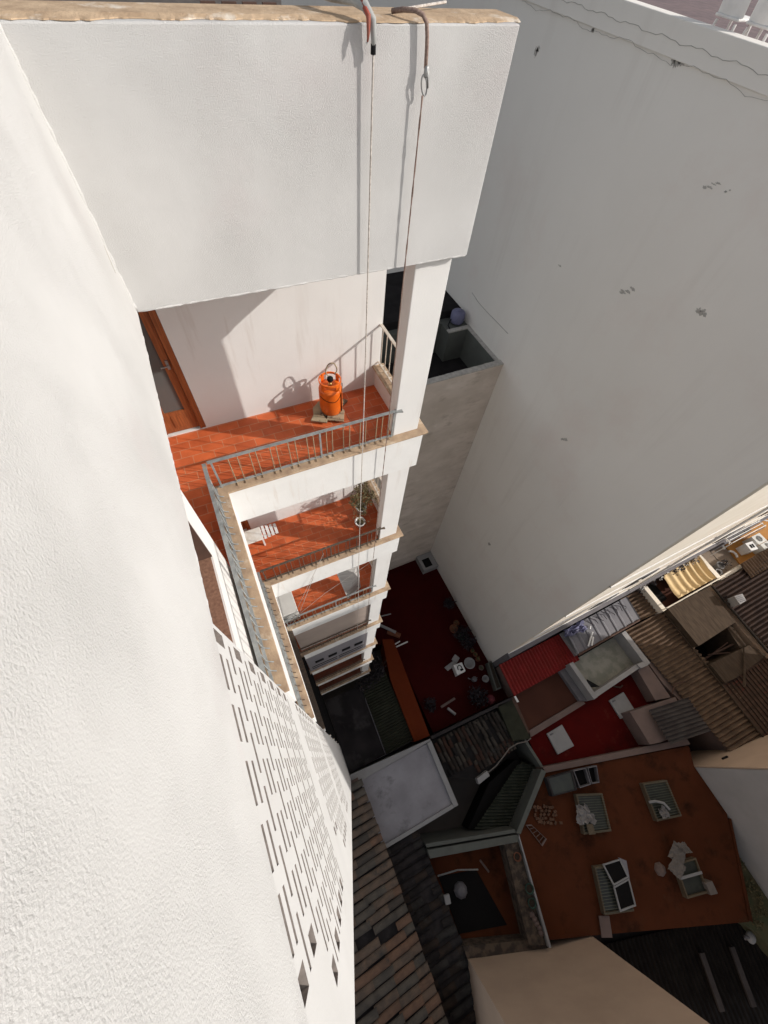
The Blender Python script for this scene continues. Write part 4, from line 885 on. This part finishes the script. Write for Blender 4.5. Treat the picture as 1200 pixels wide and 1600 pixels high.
for i, (P, l) in enumerate((([(12.35, -12.75), (13.05, -12.45), (13.35, -13.0), (12.75, -13.35)], 'large pale board heaped over the top of the lower right skylight'), ([(12.0, -13.05), (12.6, -12.85), (12.85, -13.4), (12.25, -13.6)], 'creased pale board hanging over the left of the lower right skylight'), ([(13.0, -12.5), (13.45, -12.65), (13.5, -13.15), (13.2, -13.0)], 'small grey board propped at the top right of the lower right skylight'))):
    sheet('pale_board', P, -19.62 + .05 * i, 'cardboard', l, 'board', 30 + i, .05, 'boards on the lower right skylight', .015)
simple('pale_block', 'small pale block at the lower right corner of the lower right skylight', 'block', MB().prism([(13.25, -14.2), (13.6, -14.28), (13.5, -14.72), (13.15, -14.62)], -20, -19.55), 'cardboard', bevel=.02)
simple('paper_scrap', 'crumpled pink scrap left of the lower right skylight', 'scrap', MB().lathe([(.28, 0), (.24, .1), (.1, .2), (.01, .22)], (11.85, -13.1, -20), 7), 'pinkwall')
t = thing('window_frame', 'white window frame with two dark panes lying on the lower left skylight', 'window frame', (9.5, -12.4, -19.6))
def quad_frame(P, z, hgt, wd, name, m, par):
    P = [Vector((x, y, z)) for x, y in P]; c = sum(P, Vector()) / len(P); up = Vector((0, 0, hgt)); ins = [p + (c - p) * wd for p in P]; fr = MB()
    for i in range(4):
        a, b, d, e = P[i], P[(i + 1) % 4], ins[(i + 1) % 4], ins[i]
        fr.add([a, b, d, e, a + up, b + up, d + up, e + up], [(0, 3, 2, 1), (4, 5, 6, 7), (0, 1, 5, 4), (1, 2, 6, 5), (2, 3, 7, 6), (3, 0, 4, 7)])
    fr.build(name, m, par); return ins
i1 = quad_frame([(9.28, -11.62), (10.18, -11.82), (10.1, -12.5), (9.25, -12.42)], -19.62, .08, .14, 'frame', 'whitewall', t); i2 = quad_frame([(9.22, -12.44), (10.09, -12.52), (9.72, -13.38), (8.92, -13.22)], -19.62, .08, .14, 'frame', 'whitewall', t)
for ii in (i1, i2): MB().add([p + Vector((0, 0, .03)) for p in ii] + [p for p in ii], [(0, 1, 2, 3), (7, 6, 5, 4), (0, 4, 5, 1), (1, 5, 6, 2), (2, 6, 7, 3), (3, 7, 4, 0)]).build('dark_pane', 'dark_in', t)
MB().prism([(10.14, -11.75), (10.4, -12.0), (10.1, -12.55)], -19.62, -19.55).build('side_panel', 'lilac', t)
simple('pale_slab', 'pale slab leaning at the lower edge of the rust roof', 'slab', MB().obox((8.1, -13.42, -19.85), (.2, -.08, .05), (-.17, -.3, 0), (0, 0, .03)), 'pinkwall', bevel=.01)
for i, (P, l, z1) in enumerate((([(8.90, -7.80), (10.30, -8.10), (10.02, -8.85), (8.72, -8.55)], 'largest dark glass crate in the row below the maroon roof', -19.55), ([(10.37, -8.12), (11.06, -8.30), (10.83, -8.98), (10.20, -8.86)], 'middle dark crate with a pale rim below the maroon roof', -19.6), ([(11.14, -8.33), (11.64, -8.46), (11.28, -9.10), (10.88, -8.98)], 'right-hand dark crate in the row below the maroon roof', -19.6))):
    t = thing('crate', l, 'crate', (*P[0], -20), 'dark crates on the rust roof')
    ins = quad_frame(P, -20, z1 + 20, .12, 'crate_side', 'greyplinth' if i else 'claydark', t)
    MB().prism([(p.x, p.y) for p in ins], -19.99, -19.9 if i else z1 - .05).build('crate_inside', 'dark_in' if i else 'greenglass', t)
rn = random.Random(9)
for j in range(5):
    for i in range(9):
        if rn.random() < .22: continue
        x = 7.62 + i * .115 + rn.uniform(-.03, .03); y = -8.52 - i * .055 - j * .17 + rn.uniform(-.03, .03); a = rn.uniform(-.5, .9); zz = rn.choice((-19.95, -19.95, -19.86))
        tag(MB().obox((x, y, zz), (.075 * math.cos(a), .075 * math.sin(a), 0), (-.05 * math.sin(a), .05 * math.cos(a), 0), (0, 0, .045)).build('brick', 'brick', bevel=.006), 'small weathered brown brick in the loose heap at the left of the rust roof', 'brick', 'loose bricks heaped on the rust roof')
t = thing('mesh_rack', 'small pinkish wire rack lying at the far left of the rust roof', 'rack', (7.1, -9.6, -20))
ins = quad_frame([(6.95, -9.0), (7.2, -9.1), (7.55, -9.85), (7.2, -9.98)], -19.98, .1, .12, 'rack_frame', 'pinkwall', t)
b = MB()
for i in range(6):
    a = Vector((6.95, -9.0, -19.9)).lerp(Vector((7.2, -9.98, -19.9)), i / 5); d = Vector((7.2, -9.1, -19.9)).lerp(Vector((7.55, -9.85, -19.9)), i / 5); b.tube([a, d], .015, 5)
b.build('rack_wires', 'pinkwall', t)

# -- maroon terrace house
t = thing('maroon_terrace_house', 'house with a deep maroon flat roof and two square white hatches', 'house', (13, -7, -21))
MB().prism([(9.42, -6.02), (13.6, -5.90), (17.3, -5.85), (17.4, -7.55), (16.6, -9.55), (9.2, -7.40)], B0, -20.5).build('maroon_roof', 'maroon', t)
c = MB(); c.prism([(9.52, -5.76), (13.2, -5.70), (13.25, -5.98), (9.40, -6.06)], B0, -20.1); c.build('front_rim', 'pinkwall', t, bevel=.01)
c = MB(); c.prism([(9.02, -6.05), (9.16, -6.00), (9.28, -7.42), (9.14, -7.46)], B0, -20.2); c.build('side_rim', 'greengrey', t)
for P, l in (([(10.44, -6.32), (11.49, -6.31), (11.47, -7.42), (10.39, -7.37)], 'flat square white hatch on the left part of the maroon roof'), ([(14.80, -6.46), (15.89, -6.45), (15.84, -7.48), (14.77, -7.48)], 'flat square white hatch on the right part of the maroon roof')):
    q = thing('roof_hatch', l, 'roof hatch', (*P[0], -20.5), 'white hatches on the maroon roof')
    MB().prism(P, -20.5, -20.38).build('hatch_lid', 'whitewall', q, bevel=.02)
    MB().prism([(P[0][0] + .12, P[0][1] - .1), (P[0][0] + .32, P[0][1] - .1), (P[0][0] + .32, P[0][1] - .16), (P[0][0] + .12, P[0][1] - .16)], -20.379, -20.34).build('hatch_hinge', 'greyplinth', q)
simple('roof_tap', 'small dark fitting on the maroon roof under the grey parapet', 'fitting', MB().tube([(15.6, -5.98, -20.45), (15.9, -6.2, -20.4), (16.1, -6.15, -20.4)], .05, 6), 'darkwood')
# -- red corrugated shed and brown flat roof
t = thing('red_corrugated_shed', 'shed under a bright red corrugated metal roof against the party wall', 'shed', (12, -3, -21))
MB().prism([(9.75, -2.3), (14.1, -2.3), (14.1, -3.9), (9.72, -3.95)], B0, -19.8).build('shed_wall', 'pinkwall', t)
b = MB(); corr(b, (9.66, -2.26, -19.45), (4.55, .02, 0), (-.02, -1.70, -.22), 22, .035, .015, sharp=False); b.build('corrugated_roof', 'redmetal', t)
MB().tube([(9.62, -2.24, -19.44), (9.60, -3.98, -19.66)], .05, 8).build('edge_gutter', 'redmetal', t)
simple('white_tab', 'small white tab at the lower left corner of the red corrugated roof', 'tab', MB().obox((9.56, -4.15, -19.6), (.05, -.01, 0), (.0, .16, 0), (0, 0, .03)), 'white')
t = thing('brown_flat_roof', 'plain brown red flat roof below the red corrugated shed', 'roof', (11.4, -4.9, -21))
MB().prism([(9.72, -3.97), (13.2, -3.97), (13.2, -5.69), (9.50, -5.75)], B0, -20.2).build('flat_roof', 'brownroof', t)
MB().prism([(9.50, -4.0), (9.70, -4.0), (9.48, -5.85), (9.30, -5.85)], B0, -20.05).build('edge_rim', 'darkwood', t)
# -- grey stair box
t = thing('grey_roof_box', 'sunken grey mossy roof framed by pale grey parapets', 'roof', (15.4, -4.8, -21))
MB().prism([(13.24, -3.85), (17.6, -3.75), (17.6, -5.78), (13.4, -5.9)], B0, -20.1).build('sunken_floor', mat('mossy_grey_roof', (.30, .29, .25), (.22, .22, .185), .95, 2.2, 8, lo=.42, hi=.58), t)
c = MB(); c.prism([(13.24, -3.84), (13.52, -3.84), (13.62, -5.88), (13.34, -5.90)], -20.1, -19.2); c.prism([(17.30, -3.72), (17.62, -3.70), (17.70, -5.74), (17.36, -5.78)], -20.1, -19.2); c.prism([(13.625, -5.62), (17.0, -5.46), (17.03, -5.70), (13.625, -5.88)], -20.1, -19.3); c.prism([(16.9, -5.46), (17.34, -5.50), (17.35, -5.76), (16.95, -5.74)], -20.1, -19.19)
c.build('grey_parapet', 'whitewall', t, bevel=.012)
MB().prism([(12.85, -3.98), (13.23, -3.86), (13.33, -5.86), (12.95, -5.70)], B0, -19.9).build('side_wall', 'greyplinth', t)
MB().add([(13.9, -4.95, -19.7), (14.4, -5.58, -19.75), (13.75, -5.35, -19.7), (13.95, -4.97, -19.68), (14.38, -5.55, -19.73), (13.8, -5.33, -19.68)], [(0, 2, 1), (3, 4, 5), (0, 1, 4, 3), (1, 2, 5, 4), (2, 0, 3, 5)]).build('torn_flap', 'black', t)
# -- pale grey metal roof
t = thing('grey_metal_roof', 'pale grey standing seam metal roof against the street wall', 'roof', (16.3, -3, -21))
MB().prism([(13.9, -2.25), (18.95, -2.1), (18.8, -3.55), (14.0, -3.66)], B0, -19.3).build('roof_base', 'whitewall', t)
b = MB(); corr(b, (14.05, -2.22, -18.95), (4.95, .12, 0), (-.12, -1.42, -.10), 8, .03, .015, 8, True); b.build('metal_sheet', 'greymetal', t)
MB().tube([(13.95, -3.66, -19.05), (18.75, -3.55, -19.05)], .06, 8).build('gutter', 'darkwood', t)
simple('timber_batten', 'pale broken batten lying on the grey metal roof', 'batten', MB().tube([(14.75, -3.5, -18.95), (15.5, -2.95, -18.9)], .045, 6).tube([(14.95, -3.55, -18.93), (15.35, -3.2, -18.92)], .05, 6).tube([(15.45, -2.75, -18.9), (15.6, -2.62, -18.9)], .05, 6), 'white')
sheet('plastic_sheet', [(13.9, -2.2), (15.3, -2.15), (15.2, -2.75), (13.7, -2.6)], -18.88, 'blueplastic', 'crumpled bluish plastic sheet on the corner of the grey metal roof', 'plastic sheet', 8, .25)
q = MB(); rn = random.Random(21)
for i in range(9):
    x = 15.4 + i * .33; q.tube([(x, -2.2, -18.8), (x + .3, -2.45 + rn.uniform(-.2, .1), -18.75), (x + .2 + rn.uniform(0, .3), -2.7, -18.8)], .02, 5)
simple('dry_vine', 'tangle of dark bare vine stems over the top of the grey metal roof', 'vine', q, 'leafdark')
# -- pink dividing wall and small grey corrugated roof
t = thing('pink_wall', 'short dusty pink wall between maroon roof and brown corrugated roof', 'wall', (17.2, -6.6, -21))
MB().prism([(17.05, -5.80), (17.85, -5.80), (17.80, -7.70), (16.85, -7.45)], B0, -19.7).build('wall_body', 'pinkwall', t, bevel=.01)
t = thing('small_corrugated_roof', 'small grey corrugated roof on a pink walled hut', 'hut', (17, -8.5, -21))
MB().prism([(14.95, -7.25), (17.9, -7.75), (17.6, -9.4), (15.4, -9.05), (14.85, -8.9)], B0, -19.5).build('hut_wall', 'pinkwall', t)
b = MB(); corr(b, (15.80, -7.55, -19.2), (-.12, -1.72, 0), (2.45, -.42, .12), 9, .05, .015); b.build('corrugated_roof', 'greycorr', t)
# -- long brown corrugated roof
t = thing('brown_corrugated_house', 'long house under a ribbed brown roof stretching down to the pale building', 'house', (19.5, -7.5, -21))
MB().prism([(18.0, -3.75), (20.6, -3.70), (20.65, -11.4), (18.9, -11.0), (17.95, -7.0)], B0, -19.75).build('house_wall', 'pinkwall', t)
b = MB(); corr(b, (18.75, -1.85, -19.30), (-.0, -1.75, 0), (1.50, -.06, .12), 8, .07, .03, jit=.006, nv=5); corr(b, (17.90, -3.72, -19.60), (.85, -7.75, 0), (2.75, .0, .30), 32, .075, .03, jit=.008, nv=6); b.build('ribbed_roof', 'brownsheet', t)
MB().tube([(20.68, -3.7, -19.2), (20.72, -11.6, -19.25)], .05, 6).build('ridge_strip', 'flatsheet', t)
simple('roof_debris', 'bent dark branch lying on the brown ribbed roof', 'branch', MB().tube([(17.8, -7.55, -19.45), (18.3, -7.2, -19.35), (18.9, -7.35, -19.3)], .04, 6), 'darkwood')
t = thing('flat_sheet_house', 'house with flat brown sheet roofing and an open dark patio hole', 'house', (22.2, -6, -21))
c = MB(); c.prism([(20.75, -3.72), (24.25, -3.72), (24.12, -6.05), (20.78, -6.15)], B0, -18.8); c.build('upper_sheet_roof', 'flatsheet', t)
c = MB(); c.prism([(20.78, -7.20), (23.9, -7.40), (24.45, -8.25), (21.7, -8.38), (20.78, -8.3)], B0, -19.0); c.build('lower_sheet_roof', 'flatsheet', t)
c = MB(); c.prism([(23.7, -6.07), (24.12, -6.06), (23.95, -7.38), (23.45, -7.36)], B0, -19.2); c.build('patio_wall', 'flatsheet', t)
MB().prism([(20.76, -6.16), (23.69, -6.08), (23.44, -7.35), (20.78, -7.19)], B0, -21.5).build('patio_floor', 'dark_in', t)
c = MB(); c.prism([(20.78, -8.32), (21.7, -8.40), (24.4, -8.28), (24.9, -9.1), (24.6, -12.5), (21.3, -12.4), (20.78, -11.0)], B0, -19.25); c.build('reddish_sheet_roof', mat('reddish_sheet', (.105, .066, .048), (.066, .045, .034), .95, 1.2, 8, spec=.05, c3=(.14, .045, .034), s3=.9, t3=(.6, .68), stretch=(1, 5, 1)), t)
b = MB()
for i in range(14): b.tube([(21.0 + i * .27, -8.45, -19.22), (21.0 + i * .27, -12.2, -19.22)], .03, 5)
b.build('sheet_ribs', 'darksheet', t)
simple('patio_table', 'pale square table deep in the dark patio hole', 'table', MB().prism([(21.3, -6.35), (21.95, -6.3), (21.95, -6.85), (21.3, -6.8)], -21.5, -20.8), 'whitewall', bevel=.02)
b = MB(); b.tube([(21.6, -7.0, -19.9), (23.6, -7.05, -19.5)], .06, 6).tube([(21.2, -7.1, -20.0), (23.4, -6.85, -19.6)], .04, 6).tube([(21.8, -6.9, -19.8), (22.8, -7.3, -19.4)], .04, 6)
simple('loose_timber', 'loose poles stretched across the dark patio hole', 'timber', b, 'darkwood')
stick('timber_pole', (21.55, -8.9, -18.9), (23.4, -7.35, -18.9), .06, 'flatsheet', 'brown pole lying aslant on the lower sheet roof', 'pole')
t = thing('dark_ribbed_house', 'house under a very dark ribbed roof with a small white chimney box', 'house', (28, -6, -21))
MB().prism([(24.5, -3.75), (33, -3.6), (33, -11), (24.6, -9.0)], B0, -19.3).build('house_wall', 'beige', t)
b = MB(); corr(b, (24.55, -3.85, -18.8), (.2, -5.4, 0), (8.6, .2, .25), 22, .07, .03, jit=.006, nv=6); b.build('ribbed_roof', 'darksheet', t)
b = MB(); corr(b, (27.3, -3.42, -18.55), (4.4, .1, 0), (.05, -1.0, -.12), 18, .06, .02); b.build('sunlit_edge_ribs', 'brownsheet', t)
MB().tube([(24.5, -3.75, -18.72), (24.42, -8.4, -18.78)], .07, 8).build('edge_tiles', 'claymix', t)
q = thing('chimney_box', 'small whitish box chimney with a grille on the very dark ribbed roof', 'chimney', (25, -5.05, -18.8))
MB().prism([(24.75, -4.78), (25.39, -4.88), (25.24, -5.30), (24.64, -5.31)], -18.9, -18.2).build('chimney_stack', 'whitewall', q, bevel=.02)
b = MB()
for i in range(4): b.prism([(24.78, -4.88 - i * .1), (25.2, -4.94 - i * .1), (25.2, -4.97 - i * .1), (24.78, -4.91 - i * .1)], -18.199, -18.18)
b.build('chimney_grille', 'greyplinth', q)
# -- sunlit roof terrace with awning, patio and ochre court
t = thing('sunlit_terrace', 'sunlit cream walled roof terrace with a dark stair opening', 'roof terrace', (22, -2.8, -21))
MB().prism([(20.30, -1.95), (25.6, -1.80), (25.5, -3.66), (20.30, -3.68)], B0, -19.5).build('terrace_floor', 'brownroof', t)
MB().prism([(20.25, -1.95), (20.55, -1.95), (20.60, -3.72), (20.30, -3.74)], -19.5, -18.75).build('terrace_wall', 'cream', t, bevel=.01); MB().prism([(25.30, -1.80), (25.62, -1.80), (25.62, -3.66), (25.30, -3.66)], -19.5, -18.75).build('terrace_wall', 'cream', t, bevel=.01)
MB().prism([(20.75, -2.10), (21.75, -2.05), (21.80, -3.25), (20.80, -3.30)], -19.49, -19.47).build('stair_opening', 'dark_in', t)
b = MB()
for zz in (-18.4, -18.75): b.tube([(20.35, -3.66, zz), (25.5, -3.58, zz)], .03, 6)
for i in range(5): b.tube([(20.4 + i * 1.27, -3.66, -19.4), (20.4 + i * 1.27, -3.66, -18.4)], .025, 6)
b.build('terrace_railing', 'cream', t)
q = thing('awning', 'pleated cream yellow fabric awning over the sunlit terrace', 'awning', (23.3, -2.6, -18.6))
b = MB(); n = 54; vs = []; fs = []
for j in range(7):
    for i in range(n + 1):
        x = 21.85 + 3.35 * i / n; y = -1.75 - 1.75 * j / 6 + .03 * i / n; a = .10 * (.35 + .65 * i / n)
        vs.append((x + .08 * math.sin(j * .9), y, -18.62 + a * math.sin(i * .72 + .5 * math.sin(j * .8)) - .05 * j / 6 - .10 * math.sin(j / 6 * math.pi)))
for j in range(6):
    for i in range(n): fs.append((j * (n + 1) + i, j * (n + 1) + i + 1, (j + 1) * (n + 1) + i + 1, (j + 1) * (n + 1) + i))
n0 = len(vs); vs += [(v[0], v[1], v[2] - .012) for v in vs]; fs += [tuple(n0 + k for k in f[::-1]) for f in fs]
b.add(vs, fs).build('awning_fabric', 'yellow', q, smooth=True); MB().tube([(21.8, -1.72, -18.55), (25.25, -1.68, -18.55)], .035, 8).build('awning_pole', 'white', q)
for x0, x1, l, sd in ((19.4, 20.3, 'dark climbing plant left of the cream terrace wall', 1), (20.6, 21.9, 'dark flowering plants above the stair opening', 2), (22.3, 24.5, 'dense dark potted plants with white flowers above the awning', 3)):
    q = thing('climbing_plant', l, 'plant', (x0, -1.8, -19.5), 'dark plants along the sunlit street wall')
    b = MB(); rn = random.Random(sd); n = int((x1 - x0) * 5)
    for i in range(n): leaves(b, (x0 + (x1 - x0) * (i + .5) / n, -1.92 + rn.uniform(-.15, .12), -18.35 + rn.uniform(-.15, .2)), .28, 46, .13, 600 + sd * 40 + i)
    b.build('foliage', 'leafdark', q)
    b = MB()
    for i in range(n * 2): leaves(b, (x0 + (x1 - x0) * rn.random(), -1.95 + rn.uniform(-.2, .1), -18.02 + rn.uniform(-.1, .1)), .07, 5, .08, 700 + sd * 60 + i)
    b.build('flowers', 'white', q)
    MB().tube([(x0 + .1, -1.85, -19.5), (x0 + .2, -1.9, -18.5), (x1 - .1, -1.9, -18.4)], .03, 5).build('stem', 'darkwood', q)
t = thing('patio_house', 'low house with a brown grey patio and ochre court beyond the awning', 'house', (28, -2.5, -21))
MB().prism([(25.63, -1.30), (28.7, -1.25), (28.4, -3.45), (25.63, -3.70)], B0, -19.5).build('patio_floor', 'patio', t)
MB().prism([(28.72, -1.25), (36, -.9), (36, -3.35), (28.42, -3.45)], B0, -19.4).build('ochre_court', 'ochre', t)
c = MB(); c.prism([(25.63, -3.52), (33, -3.30), (33, -3.50), (25.63, -3.74)], B0, -18.9); c.build('cream_wall', 'cream', t, bevel=.01)
b = MB()
for x in (26.4, 27.3): b.prism([(x, -1.35), (x + .02, -1.35), (x - .1, -3.4), (x - .12, -3.4)], -19.499, -19.485)
b.build('paving_joint', 'asphalt', t)
for i, (x, y, r, l, f) in enumerate(((26.55, -2.95, .24, 'large pale pot with a dark plant on the brown patio', True), (26.15, -3.25, .2, 'empty round pot nearest the cream wall on the brown patio', False))):
    q = thing('flower_pot', l, 'flower pot', (x, y, -19.5), 'pots on the brown patio')
    MB().lathe([(r * .7, 0), (r, r * 2), (r * 1.1, r * 2), (r * 1.1, r * 2.2), (r * .88, r * 2.2), (r * .8, r * 1.7), (.01, r * 1.7)], (x, y, -19.5), 20).build('pot', 'whitewall', q, smooth=True)
    if f: leaves(MB(), (x + .15, y, -18.75), .28, 90, .13, 811).build('foliage', 'leafdark', q)
    else: MB().lathe([(r * .78, r * 1.72), (.01, r * 1.76)], (x, y, -19.5), 14).build('soil', 'soil', q)
for i, (x, y, l) in enumerate(((27.9, -1.95, 'upper white half-round rim at the edge of the ochre court'), (28.25, -2.75, 'lower white half-round rim at the edge of the ochre court'))):
    b = MB(); b.tube([(x + .3 * math.cos(a), y + .3 * math.sin(a), -19.25) for a in [-.9 + k * .22 for k in range(12)]], .07, 6)
    simple('curved_kerb', l, 'kerb', b, 'white', 'white rims at the edge of the ochre court')
t = thing('window_cage', 'white barred window cage over glass panes by the ochre court', 'window cage', (28.3, -1.7, -18))
b = MB()
for i in range(5): b.tube([(26.75 + .04 * i, -1.32 - i * .2, -17.5), (30.0 + .06 * i, -1.28 - i * .2, -17.5)], .022, 6)
for x in (26.75, 30.05): b.tube([(x, -1.28, -17.55), (x + .12, -2.15, -17.55)], .03, 6); b.tube([(x, -1.3, -17.55), (x, -1.3, -19.3)], .03, 6); b.tube([(x + .12, -2.15, -17.55), (x + .12, -2.15, -19.3)], .03, 6)
P = []
for k in range(9): P.append((26.65 + (.12 if k % 2 else -.05), -1.3 - k * .1, -17.5))
b.tube(P, .025, 6); b.build('cage_bars', 'white', t)
MB().box(27.2, 29.9, -1.95, -1.35, -19.4, -18.2).build('window_box', 'greyplinth', t)
b = MB()
for i in range(3):
    for j in range(2): b.box(28.2 + i * .55, 28.68 + i * .55, -1.92 + j * .28, -1.68 + j * .28, -18.199, -18.17)
b.build('glass_panes', 'greengrey', t)
ac_unit((30.35, -2.60, -19.4), .42, .32, .8, 'air conditioner with round fan on the ochre court, upper of the two', 'z', 'air conditioners on the ochre court')
ac_unit((30.45, -3.15, -19.4), .45, .20, .8, 'air conditioner with round fan on the ochre court, beside the cream wall', 'z', 'air conditioners on the ochre court')
t = thing('roof_vent', 'square white vent with two dark slots on the ochre court', 'vent', (29.4, -2.8, -19.4))
MB().prism([(29.06, -2.46), (29.72, -2.54), (29.60, -3.12), (29.0, -3.02)], -19.4, -18.6).build('vent_body', 'white', t, bevel=.02)
MB().prism([(29.22, -2.65), (29.36, -2.67), (29.32, -2.92), (29.18, -2.90)], -18.599, -18.585).build('vent_slot', 'black', t); MB().prism([(29.42, -2.68), (29.56, -2.70), (29.50, -2.95), (29.38, -2.93)], -18.599, -18.585).build('vent_slot', 'black', t)
stick('white_pipe', (31.4, -1.1, -18.8), (33.0, -2.2, -18.8), .05, 'white', 'white pipe crossing the ochre court', 'pipe')

# -- beige building at the bottom
t = thing('beige_building', 'plain warm beige rendered building rising at the bottom of the view', 'building', (5, -15, -21))
MB().prism([(2.12, -11.78), (5.50, -13.02), (7.43, -13.50), (4.6, -22), (-.8, -20)], B0, -9.0).build('beige_wall', 'beige', t)
MB().prism([(2.02, -11.70), (5.46, -12.94), (7.53, -13.45), (4.7, -22.1), (-.9, -20.1)], -9.0, -8.8).build('roof_cap', 'whitewall', t)
# -- pale building at the right
t = thing('pale_building', 'tall pale grey building with a dusty pink side wall at the right edge', 'building', (18, -12, -21))
MB().prism([(16.67, -10.87), (31, -12.2), (30, -26), (16.45, -24)], B0, PZ).build('pale_wall', 'palewall', t)
c = MB(); c.prism([(16.69, -10.80), (31, -12.13), (31, -12.19), (16.69, -10.86)], B0, PZ); c.build('pink_side_wall', 'beige', t)
MB().tube([(17.6, -10.86, -19.0), (17.9, -10.88, -18.95)], .06, 6).build('wall_hole', 'dark_in', t)
MB().prism([(16.60, -10.74), (31.1, -12.1), (30.1, -26.1), (16.38, -24.1)], PZ, PZ + .2).build('roof_cap', 'whitewall', t)
U = lambda h, u: (.863 * h + .505 * u, -.505 * h + .863 * u)
prof = [(-3.9, -3.3), (-3.3, 15.8 - 12.85), (-1.85, 15.8 - 4.7), (-.6, 15.8 - 4.6), (.0, 15.8 - 6.0), (1.14, 15.8 - 7.2), (1.16, -3.3)]  # unseen block added to the roof; outline shaped to cast the wings' shadow edge
n_ = len(prof)
MB().add([(*U(29, u), z) for u, z in prof] + [(*U(31, u), z) for u, z in prof], [tuple(range(n_)), tuple(range(2 * n_ - 1, n_ - 1, -1))] + [(i, (i + 1) % n_, n_ + (i + 1) % n_, n_ + i) for i in range(n_)]).build('added_shadow_block', 'palewall', t)
# -- dark sheds in the bottom right corner
t = thing('dark_ribbed_shed', 'dark ribbed roof with two pale grey battens in the bottom right corner', 'shed', (12, -18, -22))
MB().prism([(7.5, -14.0), (16.3, -17.3), (16, -27), (5, -24)], B0, -22.15).build('shed_base', 'asphalt', t)
b = MB(); corr(b, (7.6, -14.6, -22.0), (8.5, -2.6, 0), (-2.2, -8.5, -.4), 40, .045, .015); b.build('ribbed_roof', mat('black_ribbed_sheet', (.022, .019, .017), (.014, .012, .011), .95, 2, 7, spec=.04), t)
for (x0, y0, x1, y1) in ((12.35, -17.0, 11.75, -18.75), (13.85, -17.5, 13.2, -19.3)):
    d = Vector((x1 - x0, y1 - y0, 0)); n_ = Vector((-d.y, d.x, 0)).normalized() * .12
    MB().obox(((x0 + x1) / 2, (y0 + y1) / 2, -21.85), d * .5, n_, (0, 0, .05)).build('batten', 'greycorr', t)
t = thing('wall_lamp', 'round pale lamp head on an arm over the dark bottom right roofs', 'lamp', (14.75, -17.5, -21.5))
MB().tube([(14.0, -16.9, -20.6), (14.4, -17.2, -21.3), (14.7, -17.45, -21.5)], .05, 8).build('lamp_arm', 'greyplinth', t); MB().lathe([(.05, .12), (.2, .06), (.24, 0), (.01, -.03)], (14.85, -17.55, -21.6), 18).build('lamp_head', 'whitewall', t, smooth=True)
# -- weedy plot at the right edge
tag(MB().prism([(16.6, -13.2), (16.45, -24), (15.0, -17.3), (14.45, -16.35)], B0, -21.2).build('weedy_ground', mat('weedy_soil', (.10, .085, .045), (.075, .08, .04), .95, 3, 8)), kind='structure')
b = MB(); rn = random.Random(31)
for i in range(60):
    s = rn.random(); y = -14.2 - 3.0 * s; leaves(b, (16.4 - rn.random() * (.3 + 1.0 * s), y, -21.1), .16, 14, .12, 900 + i)
tag(b.build('weeds', 'leafdry'), 'straggly dry weeds on the strip of soil beside the rust roof', 'weeds', kind='stuff')
